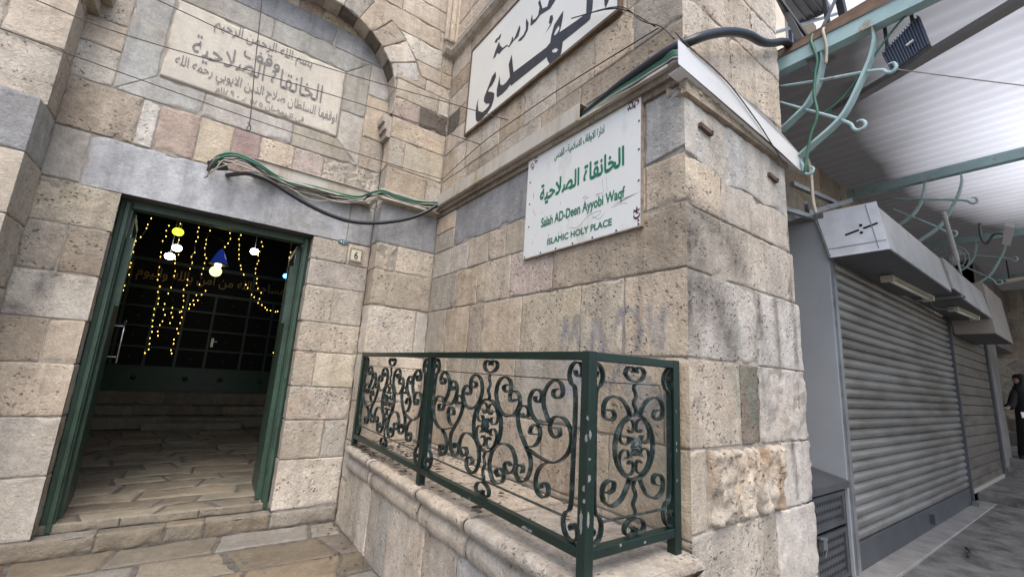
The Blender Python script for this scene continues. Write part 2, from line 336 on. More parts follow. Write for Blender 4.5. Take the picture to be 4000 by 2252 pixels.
SCR_RET={'side L':[(1.512,1.614),(1.524,1.633),(1.535,1.617),(1.518,1.602),(1.498,1.608),(1.496,1.658),(1.521,1.670),(1.551,1.658),(1.572,1.625),(1.563,1.581),(1.529,1.546),(1.528,1.493),(1.531,1.190),(1.531,1.040),(1.560,1.003),(1.571,0.966),(1.554,0.921),(1.517,0.906),(1.494,0.924),(1.494,0.965),(1.515,0.974),(1.532,0.954),(1.525,0.940)],
'hb':[(1.584,1.585),(1.970,1.584),(1.582,0.987),(1.971,0.989)],
'sr':[(2.002,1.585),(1.996,1.623),(2.028,1.624),(2.051,1.602),(2.068,1.630),(2.048,1.660),(2.003,1.662),(1.964,1.637),(1.958,1.587),(1.995,1.547),(2.001,1.498),(2.003,1.154),(1.999,1.043),(1.965,0.999),(1.962,0.958),(1.989,0.915),(2.025,0.899),(2.062,0.918),(2.063,0.953),(2.032,0.974),(2.001,0.964),(2.007,0.943)],
'heart':[(1.738,1.639),(1.738,1.662),(1.715,1.668),(1.691,1.649),(1.705,1.614),(1.761,1.593),(1.819,1.608),(1.836,1.642),(1.818,1.667),(1.789,1.661),(1.784,1.639)],
'bheart':[(1.736,0.933),(1.742,0.911),(1.727,0.901),(1.701,0.917),(1.690,0.949),(1.720,0.977),(1.778,0.979),(1.828,0.959),(1.844,0.928),(1.831,0.901),(1.806,0.904),(1.790,0.929)],
'oval':[(1.763,1.433),(1.843,1.393),(1.896,1.300),(1.890,1.267),(1.843,1.183),(1.750,1.147),(1.659,1.203),(1.617,1.280),(1.611,1.311),(1.650,1.386)],
'ul':[(1.561,1.473),(1.602,1.472),(1.610,1.450),(1.583,1.425),(1.550,1.447),(1.546,1.490),(1.570,1.523),(1.616,1.531),(1.664,1.515),(1.696,1.481),(1.713,1.433)],
'ur':[(1.966,1.461),(1.932,1.461),(1.917,1.435),(1.944,1.415),(1.985,1.431),(1.994,1.476),(1.970,1.513),(1.920,1.525),(1.866,1.508),(1.825,1.471),(1.805,1.432)],
'll':[(1.567,1.100),(1.602,1.094),(1.608,1.118),(1.580,1.149),(1.552,1.139),(1.546,1.096),(1.568,1.057),(1.608,1.036),(1.657,1.050),(1.692,1.094),(1.707,1.151)],
'lr':[(1.960,1.102),(1.922,1.112),(1.916,1.144),(1.955,1.154),(1.988,1.131),(1.990,1.085),(1.960,1.054),(1.913,1.047),(1.861,1.071),(1.827,1.114),(1.807,1.146)],
'w1':[(1.756,1.584),(1.767,1.559),(1.756,1.524),(1.765,1.496),(1.771,1.475),(1.763,1.436)],
'w2':[(1.752,1.144),(1.739,1.109),(1.761,1.074),(1.748,1.034),(1.778,0.988)]}
BLACK_SIGN={'yeh':[(3.546,4.789),(3.530,4.718),(3.557,4.680),(3.601,4.652),(3.658,4.642),(3.674,4.615),(3.590,4.565),(3.537,4.520),(3.538,4.453),(3.576,4.380),(3.657,4.339),(3.773,4.320),(3.846,4.327),(3.895,4.372),(3.920,4.470),(3.913,4.565),(3.879,4.649),(3.881,4.561),(3.858,4.475),(3.787,4.416),(3.705,4.405),(3.633,4.421),(3.622,4.442),(3.695,4.477),(3.753,4.537),(3.751,4.590),(3.699,4.653),(3.657,4.708),(3.616,4.768)],
'main':[(3.249,4.814),(3.216,4.658),(3.195,4.573),(2.683,4.524),(2.630,4.540),(2.621,4.605),(2.587,4.693),(2.469,4.758),(2.471,4.690),(2.486,4.621),(2.508,4.562),(2.277,4.525),(2.182,4.516),(2.182,4.646),(2.109,4.590),(2.112,4.509),(2.135,4.426),(2.168,4.422),(2.457,4.434),(2.470,4.337),(2.510,4.275),(2.573,4.278),(2.621,4.310),(2.659,4.378),(2.668,4.414),(3.184,4.434),(3.217,4.430),(3.240,4.460),(3.293,4.434),(3.371,4.426),(3.471,4.434),(3.489,4.468),(3.493,4.545),(3.455,4.686),(3.432,4.569),(3.383,4.529),(3.313,4.529),(3.255,4.552),(3.296,4.724)],
'hole1':[(2.599,4.438),(2.551,4.432),(2.512,4.391),(2.542,4.383),(2.588,4.410)],
'hole2':[(2.519,4.642),(2.510,4.598),(2.541,4.575),(2.573,4.574),(2.584,4.590),(2.557,4.626)],
'alef':[(1.988,4.505),(1.933,4.462),(1.971,4.405),(1.982,4.446)],
'damma':[(2.650,4.838),(2.615,4.818),(2.605,4.767),(2.633,4.723),(2.708,4.690),(2.663,4.726),(2.637,4.741),(2.666,4.766),(2.658,4.810)],
'seen':[(3.626,4.996),(3.587,5.073),(3.525,5.149),(3.493,5.079),(3.439,5.013),(3.356,5.000),(3.321,4.954),(3.284,4.988),(3.263,5.032),(3.243,5.007),(3.236,4.967),(3.194,5.019),(3.162,5.066),(3.137,5.086),(3.125,5.029),(3.147,4.964),(3.187,4.958),(3.230,4.963),(3.314,4.937),(3.354,4.981),(3.454,4.987),(3.499,4.974),(3.542,5.020),(3.576,4.987)],
'dot1':[(3.623,5.204),(3.581,5.230),(3.546,5.206),(3.569,5.166)],
'dot2':[(3.560,5.212),(3.496,5.234),(3.493,5.195),(3.528,5.169)],
'reh':[(3.029,5.086),(2.985,4.998),(2.991,4.924),(3.034,4.887),(3.097,4.874),(3.157,4.905),(3.134,4.915),(3.061,4.917),(3.025,4.959),(3.035,5.034)],
'dal':[(2.954,4.948),(2.953,5.019),(2.933,5.061),(2.919,4.984),(2.873,4.967),(2.837,4.979),(2.821,5.054),(2.849,5.130),(2.820,5.147),(2.774,5.008),(2.701,4.974),(2.677,5.036),(2.578,4.958),(2.656,4.919),(2.799,4.956),(2.870,4.932),(2.930,4.934)]}
BULBS={0:[(-0.862,3.559),(-0.866,3.493),(-0.888,3.391),(-0.891,3.334),(-0.932,3.191),(-0.975,3.122),(-0.980,3.064),(-0.972,2.961),(-0.968,2.799),(-0.971,2.739),(-0.959,2.630),(-0.979,2.470),(-0.979,2.405)],
1:[(-0.529,3.568),(-0.524,3.499),(-0.651,3.435),(-0.667,3.354),(-0.656,3.269),(-0.682,3.191),(-0.671,3.020),(-0.667,2.953),(-0.652,2.802),(-0.641,2.690),(-0.641,2.614),(-0.599,2.520),(-0.607,2.439),(-0.582,2.349),(-0.576,2.269),(-0.603,2.191),(-0.597,2.106),(-0.594,2.025),(-0.584,1.942),(-0.574,1.865),(-0.580,1.774),(-0.571,1.694),(-0.568,1.617),(-0.599,1.563)],
2:[(-0.499,3.252),(-0.468,3.028),(-0.493,2.950),(-0.487,2.893),(-0.464,2.778),(-0.463,2.703),(-0.470,2.529),(-0.487,2.437),(-0.502,2.278),(-0.501,2.195),(-0.472,2.122),(-0.483,2.028),(-0.505,1.970),(-0.510,1.878),(-0.499,1.818)],
3:[(-0.294,3.651),(-0.303,3.589),(-0.297,3.497),(-0.300,3.430),(-0.281,3.349),(-0.295,3.275),(-0.282,3.101),(-0.310,3.028),(-0.285,2.940),(-0.297,2.846),(-0.299,2.675),(-0.292,2.594),(-0.321,2.522),(-0.307,2.428),(-0.292,2.357),(-0.284,2.263),(-0.308,2.185),(-0.405,2.235),(-0.404,2.162),(-0.381,2.100),(-0.394,2.012)],
4:[(-0.181,3.649),(-0.147,3.575),(-0.151,3.484),(-0.174,3.329),(-0.168,3.262),(-0.173,3.199),(-0.154,3.095),(-0.127,3.044),(-0.136,2.966),(-0.136,2.879),(-0.144,2.791),(-0.144,2.630),(-0.155,2.464),(-0.179,2.378),(-0.208,2.314),(-0.209,2.250),(-0.290,2.196),(-0.272,2.110),(-0.277,2.025),(-0.300,1.939),(-0.275,1.876),(-0.309,1.781),(-0.303,1.720),(-0.317,1.627),(-0.301,1.582)],
5:[(-0.054,2.546),(-0.093,2.479),(-0.125,2.387),(-0.160,2.317)],
6:[(0.146,3.594),(0.108,3.508),(0.128,3.419),(0.109,3.337),(0.078,3.272)],
7:[(0.228,3.614),(0.256,3.512),(0.241,3.439),(0.261,3.349),(0.267,3.272),(0.282,3.189),(0.291,3.121),(0.330,3.019),(0.348,2.964),(0.394,2.882),(0.448,2.727),(0.481,2.679),(0.549,2.582),(0.594,2.547),(0.661,2.464),(0.717,2.438),(0.771,2.403),(0.803,2.368),(0.854,2.364),(0.928,2.355),(0.958,2.366)],
8:[(0.567,3.548),(0.557,3.466),(0.582,3.396),(0.552,3.302),(0.542,3.233),(0.562,3.146),(0.552,3.092),(0.543,3.009),(0.550,2.937),(0.587,2.850),(0.590,2.777),(0.621,2.694),(0.677,2.632),(0.670,2.531)],
9:[(0.991,3.618),(1.002,3.557),(1.005,3.387),(0.995,3.292),(1.001,3.224),(1.045,3.134),(1.052,3.056),(1.050,2.977),(1.032,2.864),(1.028,2.790),(1.032,2.723),(1.048,2.629),(1.006,2.536),(1.021,2.450),(1.024,2.386),(1.042,2.306),(1.034,2.222),(1.032,2.121),(1.032,2.039),(1.036,1.942),(1.012,1.864),(1.036,1.776),(0.997,1.690)]}
# ------------------------------------------------------------ ground
YD, YP, XR, YK, XB = 4.95, 4.72, 2.15, 1.345, 1.43
mD = lambda u, v, d: (u, YD-d, v)
mP = lambda u, v, d: (u, YP-d, v)
mR = lambda u, v, d: (XR-d, u, v)
mS = lambda u, v, d: (u, YK-d, v)
mSide = lambda u, v, d: (1.44-d, u, v)
mLS = lambda u, v, d: (-1.27+d, u, v)
mB = lambda u, v, d: (XB-d, u, v)
mRt = lambda u, v, d: (XR-u, YD, v)
def floor_map(z): return lambda u, v, d: (u, v, z+d)
def tR(u, v, d): return (XR-d, -u, v)          # lettering on the return wall: u runs to the right = -y
g = MB()
g.box((-14, -14, -.6), (3.2, 14, -.03)); g.box((3.2, -14, -.6), (3.66, 1.6, .10)); g.box((3.66, -14, -.6), (26, 14, .17))
tag(g.build('ground', mat('ground_earth', (.22, .20, .175), .95, var=.2, scale=3, bump=.5)), None, None, kind='structure')
def slabs(mb, mp, x0, x1, y_rows, seedv, codes, wmin=.33, wmax=.78, **kw):
    rr = random.Random(seedv); jy = lambda x, y: (.055)*noise.noise(Vector((x*1.7, y*3.1, seedv)))
    for a, b in zip(y_rows, y_rows[1:]):
        x = x0; ex = 0
        while x < x1-.05:
            wd = rr.uniform(wmin, wmax); xe = min(x1, x+wd)
            if x1-xe < .2: xe = x1
            sk = rr.uniform(-.07, .07); t1 = rr.uniform(-.018, .018); t2 = rr.uniform(-.018, .018)
            block(mb, mp, [(x+ex, a+jy(x, a)), (xe+sk, a+jy(xe, a)), (xe-sk, b+jy(xe, b)), (x-ex, b+jy(x, b))], rr.choice(codes), gap=rr.uniform(.008, .018), rnd=.024, amp=.009, freq=5, step=.04, alpha=rr.choice((.2, .6)), jit=.22, **kw)
            x = xe; ex = sk
pv = MB()
ys = [4.95, 4.56, 4.10, 3.70, 3.22, 2.8, 2.35, 1.9, 1.5, 1.2][::-1]
PAL.update(f1=(.225, .185, .135), f2=(.255, .222, .172), f3=(.18, .16, .135), f4=(.255, .235, .205), f5=(.22, .165, .105), h1=(.23, .20, .155), h2=(.265, .235, .185), h3=(.195, .17, .135))
slabs(pv, floor_map(0), -2.6, 1.43, ys, 3, ['f1', 'f2', 'f3', 'f4', 'f5', 'f1'])
fb = MB(); fb.box((-2.6, 1.2, -.029), (1.43, 4.95, -.010), col=(1, 1, 1, 1))
pvo = pv.build('pavement', PAVE); tag(pvo, None, None, kind='structure')
fo = fb.build('pavement_bed', PAVEBED); tag(fo, None, None, kind='structure')
# street under the canopy, with its two shallow steps
ASPH = mat('worn_street_paving', (.17, .165, .158), .5, var=.3, scale=5, bump=.8, bscale=28, dirt=(.07, .066, .062), dscale=4, dlo=.46, dhi=.66)
st = MB()
st.add([(3.66, -6, .174), (9.58, -6, .20), (9.62, 1.42, .20), (3.66, 1.42, .174)], [(0, 1, 2, 3)])
st.box((9.62, -6, -.2), (12.6, 1.42, .325)); st.box((12.6, -6, -.2), (13.1, 1.42, .44)); st.box((13.1, -6, -.2), (24, 3.5, .575))
tag(st.build('street', ASPH, bevel=.02), None, None, kind='structure')
kb = MB(); kb.box((4.46, 1.22, .17), (9.58, 1.42, .206)); tag(kb.build('kerb', mat('pale_concrete', (.235, .228, .215), .8, var=.2, scale=6, bump=.5, bscale=40, dirt=(.19, .18, .17), dscale=5), bevel=.006), None, None, kind='structure')
# ------------------------------------------------------------ the stone building
bld = thing('stone_building', 'old limestone building with arched portal recess, open doorway and projecting corner pier', 'building', loc=(0, YD, 0))
pw = MB()
# right pier of the doorway
J = .82
rust_ = stroke_paint([[(.86, 1.18), (.87, 1.06), (.93, 1.04)], [(.95, 1.21), (.97, 1.22)]], .05, (.50, .24, .09), .55)
red_ = stroke_paint([[(1.145, 1.055), (1.15, 1.05)]], .025, (.45, .05, .07), .9)
soot_ = stroke_paint([[(-1.06, 2.20), (-1.05, 2.16)], [(-1.08, 2.14), (-1.10, 1.95)], [(-1.22, 1.87), (-1.12, 1.85)]], .085, (.11, .105, .11), .85)
mk = lambda u, v, c: soot_(u, v, red_(u, v, rust_(u, v, c)))
courses(pw, mD, [(.15, .62, [J, 1.44], 'l'), (.62, 1.0, [J, 1.20, 1.44], 'ce'), (1.0, 1.335, [J, 1.44], 'l'), (1.335, 1.695, [J, 1.02, 1.44], 'cy'),
                 (1.695, 2.01, [J, 1.44], 'c'), (2.01, 2.40, [J, 1.11, 1.44], 'ce'), (2.40, 2.69, [J, 1.44], 's'), (2.69, 2.94, [J, 1.19, 1.44], 'el')], amp=.006, hl='L', paint=mk)
courses(pw, mD, [(.14, .60, [-1.29, -.79], 'l'), (.60, 1.045, [-1.29, -.79], 'l'), (1.045, 1.455, [-1.29, -.79], 'c'), (1.455, 1.805, [-1.29, -1.0, -.79], 'tc'),
                 (1.805, 2.18, [-1.29, -.78], 'l'), (2.18, 2.58, [-1.29, -1.04, -.78], 'et'), (2.58, 2.95, [-1.29, -.77], 'y', dict(amp=.012, freq=6, ani=(.7, 2.2)))], amp=.006, hr='R', paint=mk)
# reveals of the doorway
for sx, x in ((1, J), (-1, -.785)):
    rv = (lambda X, s: lambda u, v, d: (X-s*d, u, v))(x, sx)
    zz = [.15, .62, 1.0, 1.335, 1.695, 2.01, 2.40, 2.69, 2.94] if sx > 0 else [.14, .60, 1.045, 1.455, 1.805, 2.18, 2.58, 2.95]
    courses(pw, rv, [(a, b, [YD, 5.12], 'e') for a, b in zip(zz, zz[1:])], hl='L')
pw.box((-1.29, YD+.008, .0), (-.80, 5.5, 2.95), 1); pw.box((J+.015, YD+.008, .0), (1.44, 5.5, 2.94), 1)
pw.box((-1.29, YD+.009, 2.953), (1.44, 5.5, 6.8), 1)
# course above the lintel
courses(pw, mD, [(3.415, 3.875, [-1.29, -.78], 't', dict(amp=.006)), (3.415, 3.875, [-.78, -.65], 'w'), (3.415, 3.875, [-.65, -.34, -.06, .18, .50, .80], 'pykcp'), (3.415, 3.875, [.80, 1.44], 'R')], hl='')
courses(pw, mD, [(3.875, 4.235, [-1.29, -1.0], 'l'), (4.235, 4.49, [-1.29, -1.0], 'c'), (4.49, 4.80, [-1.29, -1.0], 'l'), (4.80, 5.1, [-1.29, -1.0], 'c'), (5.1, 5.5, [-1.29, -1.0], 'e')], amp=.006)
courses(pw, mD, [(3.875, 4.27, [1.17, 1.44], 'e'), (4.27, 4.83, [1.17, 1.44], 'c'), (4.83, 5.25, [1.17, 1.44], 's')])
courses(pw, mD, [(5.25, 5.53, [-1.29, .72, 1.44], 'gb'), (5.53, 5.75, [-1.29, -.7, -.2, .3, .55, .95], 'cpcpc'), (5.75, 6.1, [-1.29, -.6, .1, .9], 'cec')])
pw.build('portal_wall', [STONE, MORTAR], bld)
# lintel of grey marble
li = MB(); block(li, mD, [(-1.29, 2.955), (-1.045, 2.955), (-1.045, 3.41), (-1.29, 3.41)], 'm', amp=.002, alpha=.2)
block(li, mD, [(-1.045, 2.945), (1.16, 2.945), (1.16, 3.41), (-1.045, 3.41)], (.375, .385, .40), amp=.0025, alpha=.1, hard='B')
block(li, mD, [(1.16, 2.945), (1.44, 2.945), (1.44, 3.41), (1.16, 3.41)], (.40, .405, .41), amp=.0025, alpha=.1)
li.box((-.80, YD+.008, 2.95), (.84, 5.5, 3.40), 0, (.12, .12, .13, 0))
li.build('lintel', MARBLE, bld)
# inscription panel with its grey frame
fr = MB()
FX0, FX1, FZ0, FZ1, PX0, PX1, PZ0, PZ1 = -1.0, 1.17, 3.875, 5.25, -.73, .90, 4.13, 5.0
for q, c in (([(FX0, FZ0), (PX0, PZ0), (PX0, PZ1), (FX0, FZ1)], 'm'), ([(PX1, PZ0), (1.17, FZ0), (1.17, 4.5), (PX1, 4.5)], 'm'), ([(PX1, 4.5), (1.17, 4.5), (1.17, FZ1), (PX1, PZ1)], (.40, .385, .34)),
             ([(FX0, FZ0), (-.35, FZ0), (-.35, PZ0), (PX0, PZ0)], 'm'), ([(-.35, FZ0), (.45, FZ0), (.45, PZ0), (-.35, PZ0)], 's'), ([(.45, FZ0), (FX1, FZ0), (PX1, PZ0), (.45, PZ0)], (.39, .36, .30)),
             ([(PX0, PZ1), (.1, PZ1), (.1, FZ1), (FX0, FZ1)], 'm'), ([(.1, PZ1), (PX1, PZ1), (FX1, FZ1), (.1, FZ1)], (.41, .395, .35))):
    block(fr, mD, q, c, amp=.002, alpha=.25, gap=.002, rnd=.006)
fr.build('panel_frame', MARBLE, bld)
pl = MB(); block(pl, mD, [(PX0+.008, PZ0+.008), (PX1-.008, PZ0+.008), (PX1-.008, PZ1-.008), (PX0+.008, PZ1-.008)], (.58, .53, .45), amp=.001, alpha=.15, proud=.012, rnd=.012, jit=.0)
plq = pl.build('inscription_panel', stone_mat('panel_stone', pit=.1, contrast=.5, bumpk=.5), bld)
INK = mat('engraved_grey', (.19, .185, .185), .85, var=.3, scale=30)
DP = .020
letters('inscription', 'بسم الله الرحمن الرحيم', mD, (-.40, .52, 4.79, 4.965), INK, plq, .0, depth=DP, rise=.0)
letters('inscription', 'وقف', mD, (-.12, .22, 4.62, 4.80), INK, plq, .002, depth=DP)
letters('inscription', 'الخانقاه الصلاحية', mD, (-.53, .67, 4.42, 4.70), INK, plq, .0, depth=DP)
letters('inscription', 'اوقفها السلطان صلاح الدين الايوبي رحمه الله', mD, (-.63, .86, 4.25, 4.42), INK, plq, .0, depth=DP)
letters('inscription', 'في ٥ رمضان ٥٨٥ هـ - ١١٨٩م', mD, (-.28, .53, 4.14, 4.245), INK, plq, .0, depth=DP)
# threshold course under the door wall
th = MB()
mT = lambda u, v, d: (u, YD-.03-d, v)
courses(th, mT, [(.0, .145, [-1.6, -1.0, -.42, .02, .30, .82, 1.43], ['f4', 'f2', 'f1', 'f2', 'f1', 'f4'])], amp=.010, rnd=.03, step=.022)
courses(th, lambda u, v, d: (u, v, .138+d), [(YD-.03, 5.08, [-.82, -.42, .02, .30, .84], ['f4', 'f2', 'f1', 'f4'])], amp=.007, rnd=.03)
th.box((-1.6, YD-.02, -.02), (1.43, 5.2, .12), 1)
th.build('threshold', [PAVE, PAVEBED], bld)
# pilaster right of the door, with the arch springing from it
pr = MB()
rows = [(-.03, .42, 'e'), (.42, .80, 'e'), (.80, 1.21, 'c'), (1.21, 1.71, 'l'), (1.71, 2.25, 'l'), (2.25, 2.66, 't'), (2.66, 2.97, 'r'), (2.97, 3.43, 'g'), (3.43, 3.90, 'e'), (3.90, 4.27, 'r'), (4.27, 4.545, 'c'), (4.545, 4.81, 'p'), (4.81, 5.06, 'l')]
cuts = {2: [1.44, 2.15], 4: [1.44, 2.0, 2.15], 6: [1.44, 1.68, 2.15], 8: [1.44, 1.95, 2.15], 9: [1.44, 1.63, 2.15], 11: [1.44, 1.76, 2.15], 12: [1.44, 2.0, 2.15]}
cc = {4: 'le', 6: 'Rc', 9: 'ry', 11: 'pd', 12: 'cl', 8: 'te'}
for i, (a, b, c) in enumerate(rows):
    courses(pr, mP, [(a, b, cuts.get(i, [1.44, 2.15]), cc.get(i, c))], amp=.006, hl='L')
    courses(pr, mSide, [(a, b, [YP, YD], c if c != 'g' else 'b')], amp=.005, hl='L')
pr.box((1.452, YP+.008, -.03), (2.2, YD+.3, 5.06), 1)
# small corbel under the springing
for k in range(3):
    pr.box((1.44-.05-.03*k, YP+.03, 4.27+.09*k), (1.45, YD, 4.36+.09*k), 0, (*PAL['e'], .5))
pr.build('pilaster', [STONE, MORTAR], bld)
# arch: voussoirs, striped soffit, spandrel
ar = MB(); AX, AZ, RI, RE = .55, 4.78, .88, 1.25
pol = lambda r, t: (AX+r*math.cos(t), AZ+r*math.sin(t))
tt = [math.radians(x) for x in (17, 29, 41.5, 54, 66.5, 79, 92)]
for k, (a, b) in enumerate(zip(tt, tt[1:])):
    m_ = (a+b)/2
    for (s, e) in ((a, m_), (m_, b)) if False else ((a, b),):
        block(ar, mP, [pol(RI, s), pol(RE, s), pol(RE, e), pol(RI, e)], ['s', 'l', 't', 'c', 'e', 'l'][k], amp=.006, alpha=.7)
courses(ar, mP, [(5.06, 5.22, [1.40, 1.80, 2.15], 'el')], amp=.005)
ext = lambda z: AX+math.sqrt(max(0, RE**2-(z-AZ)**2)) if z < AZ+RE-.01 else AX
zr = [5.22, 5.42, 5.72, 6.0, 6.3, 6.7]
for a, b, cs in zip(zr, zr[1:], ['ey', 'lc', 'cl', 'ce', 'lc']):
    x0, x1 = ext(a)+.01, ext(b)+.01; md = max(x0, x1)+(.35 if a < 5.5 else .55)
    md = min(md, 2.0)
    block(ar, mP, [(x0, a), (md, a), (md, b), (x1, b)], cs[0], amp=.006)
    block(ar, mP, [(md, a), (2.15, a), (2.15, b), (md, b)], cs[1], amp=.006)
courses(ar, mP, [(6.03, 6.5, [-1.5, -.8, -.1, .55], 'lcl'), (5.66, 6.03, [-.5, -.1, .2, .55], 'lel')], amp=.005)
sof = lambda t, y, d: (AX+(RI-d)*math.cos(t/RI), y, AZ+(RI-d)*math.sin(t/RI))
ts_ = [math.radians(x)*RI for x in (-14, 8, 20, 32, 44, 56, 68, 80, 92)]
for k, (a, b) in enumerate(zip(ts_, ts_[1:])):
    block(ar, sof, [(a, YP), (b, YP), (b, YD), (a, YD)], 'e' if k == 0 else ('d', 'r')[k % 2], amp=.004, alpha=.3, jit=.15)
# backing behind the voussoirs
n = 24; vs_ = []; fs_ = []
for i in range(n+1):
    t = math.radians(-14+i*(110)/n)
    for r in (RI+.008, RE+.6): vs_.append((AX+r*math.cos(t), YP+.014, AZ+r*math.sin(t)))
for i in range(n): fs_.append((2*i, 2*i+1, 2*i+3, 2*i+2))
ar.add(vs_, fs_, mat=1)
ar.box((1.80, YP+.009, 5.06), (2.2, YD+.2, 6.9), 1); ar.box((-1.5, YP+.009, 5.675), (.56, YD+.01, 6.9), 1)
ar.build('arch', [STONE, MORTAR], bld)
# left pilaster of the portal
pf = MB()
rows = [(-.03, .55, 'l'), (.55, 1.05, 'c'), (1.05, 1.5, 'l'), (1.5, 2.0, 'c'), (2.0, 2.5, 'l'), (2.5, 2.98, 'c'), (2.98, 3.43, 'g'), (3.43, 3.93, 'l'), (3.93, 4.45, 'c'), (4.45, 5.0, 'l'), (5.0, 5.6, 'c')]
for i, (a, b, c) in enumerate(rows):
    y0 = 4.52 if b < 3.45 else 4.67
    mF = (lambda Y: lambda u, v, d: (u, Y-d, v))(y0)
    cu = [-2.4, -1.27] if i % 2 else [-2.4, -1.62, -1.27]
    courses(pf, mF, [(a, b, cu, c+('c' if c == 'l' else c))], amp=.007, hr='R')
    courses(pf, mLS, [(a, b, [y0, YD], 'e' if c != 'g' else 'm')], amp=.005, hl='L')
    pf.box((-2.4, y0+.009, a), (-1.284, YD+.3, b), 1)
for k in range(2): pf.box((-1.28, YP+.0, 4.50+.13*k), (-1.20+.07*k, YD, 4.60+.14*k), 0, (*PAL['t'], .5))
pf.build('pilaster', [STONE, MORTAR], bld)
# return wall beside the portal
GREYSPRAY = (.20, .21, .235)
graf = stroke_paint([[(2.36, 1.80), (2.33, 2.02), (2.27, 1.86), (2.22, 2.02), (2.18, 1.80)], [(2.06, 1.78), (2.03, 2.0), (1.98, 1.92), (1.96, 1.78)], [(1.86, 1.92), (1.80, 2.04), (1.70, 2.03), (1.66, 1.90), (1.70, 1.78)],
                     [(1.60, 2.04), (1.57, 1.84)], [(1.52, 1.80), (1.50, 2.02)], [(1.62, 1.62), (1.50, 1.50), (1.66, 1.42), (1.78, 1.55)], [(2.0, 1.66), (1.9, 1.55), (1.82, 1.68)]], .04, GREYSPRAY, 1.0)
graf2 = stroke_paint([[(1.75, 1.62), (1.62, 1.50), (1.75, 1.40), (1.6, 1.35)], [(2.25, 1.68), (2.15, 1.58), (2.3, 1.5)]], .06, (.20, .24, .33), .7)
gp = lambda u, v, c: graf2(u, v, graf(u, v, c))
rw = MB()
E_ = YK
R0 = [(.78, .825, [E_, 2.1, 3.0, 3.9, YP], 'eteq'), (.825, 1.265, [E_, 1.9, 2.55, 3.3, 3.9, YP], 'yceqc'), (1.265, 1.745, [E_, 1.50, 2.12, 2.92, 3.5, 4.15, YP], 'cyecqc', dict(paint=gp)),
      (1.745, 2.252, [E_, 1.79, 2.18, 2.88, 3.50, 3.76, 4.27, YP], 'cqycece', dict(paint=gp)), (2.252, 2.655, [E_, 2.50, 3.08, 3.65, 4.08, YP], 'tpcce'),
      (2.655, 2.965, [E_, 1.63, 2.83, 3.19, 3.49, 3.88, 4.29, YP], 'cccecwr'), (2.965, 3.42, [1.63, 2.83, 4.25], 'tg'), (2.965, 3.2, [4.25, YP], 'e'), (3.2, 3.42, [4.25, YP], 'c'),
      (3.42, 3.69, [E_, 2.2, 3.2, 4.1, YP], 'tete'), (3.69, 3.90, [E_, 2.25, 2.75, 3.44, 4.1, YP], 'tteec'), (3.90, 4.27, [E_, 1.73, 2.11, 2.56, 3.03, 3.44, 3.81, 4.16, 4.44, YP], 'ecclclclc'),
      (4.27, 4.545, [E_, 1.8, 2.4, 3.1, 3.76, 4.2, YP], 'ceclcl'), (4.545, 4.81, [E_, 1.9, 2.6, 3.3, 4.0, 4.4, YP], 'lclctd'), (4.81, 5.09, [E_, 2.2, 3.0, 3.6, 4.2, YP], 'lclel'),
      (5.09, 5.36, [E_, 1.8, 2.6, 3.3, 4.0, YP], 'eccet'), (5.36, 5.70, [E_, 2.2, 3.0, 3.8, 4.25, YP], 'lclcl'), (5.70, 6.2, [E_, 2.0, 2.8, 3.6, YP], 'clcl'), (6.2, 6.8, [E_, 2.0, 2.8, 3.6, YP], 'clcl')]
PAL0 = dict(PAL)
for k_ in 'clety': PAL[k_] = tuple(a*b for a, b in zip(PAL[k_], (.98, .95, .91)))
for r in R0: courses(rw, mR, [r], amp=.0045, hl='L' if r[2][0] == E_ else '')
# grey plaster patch beside the sign, with its broken lower edge
block(rw, mR, [(E_, 3.0), (1.63, 2.965), (1.63, 3.42), (E_, 3.42)], (.40, .39, .37), amp=.004, alpha=.3, hard='L', proud=.004)
rw.box((XR+.008, E_+.2, .0), (XR+.3, YD+.3, 6.8), 1)
rw.build('return_wall', [STONE, MORTAR], bld)
PAL.update({k_: PAL0[k_] for k_ in 'clety'})
# projecting corner pier, street side
wash = stroke_paint([[(2.62, 1.72), (2.66, 1.45), (2.70, 1.70)], [(2.78, 1.72), (2.84, 1.40), (2.88, 1.68)], [(2.70, 1.98), (2.66, 1.80)], [(2.96, 2.05), (2.92, 1.78), (3.0, 1.6)]], .045, (.14, .21, .17), .55)
blot = stroke_paint([[(2.235, 1.52), (2.25, 1.49)]], .045, (.10, .09, .09), .9)
soot = stroke_paint([[(2.2, 2.62), (2.6, 2.55), (2.75, 2.35)], [(2.2, 2.2), (2.45, 2.1), (2.6, 1.85)], [(2.17, 2.65), (2.17, 1.9)], [(2.24, 2.5), (2.3, 2.05)]], .20, (.12, .105, .095), .95)
white = stroke_paint([[(3.1, 2.2), (3.15, 1.8), (3.1, 1.4)], [(3.35, 2.1), (3.4, 1.5)], [(3.3, 2.6), (3.3, 2.3)], [(3.45, 1.2), (3.4, .7)]], .20, (.60, .58, .57), .4)
drip = stroke_paint([[(2.98, 2.2), (3.0, 1.95)], [(3.22, 2.23), (3.25, 1.7)], [(3.5, 2.4), (3.52, 1.8)], [(3.36, 1.25), (3.4, .9)]], .05, (.13, .11, .095), 1.0)
sp = lambda u, v, c: drip(u, v, white(u, v, soot(u, v, wash(u, v, blot(u, v, c)))))
ps = MB(); X0 = XR
mixc = lambda a, b_, w_: tuple(x*(1-max(0, min(1, w_)))+y*max(0, min(1, w_)) for x, y in zip(a, b_))
P_ = dict(paint=sp)
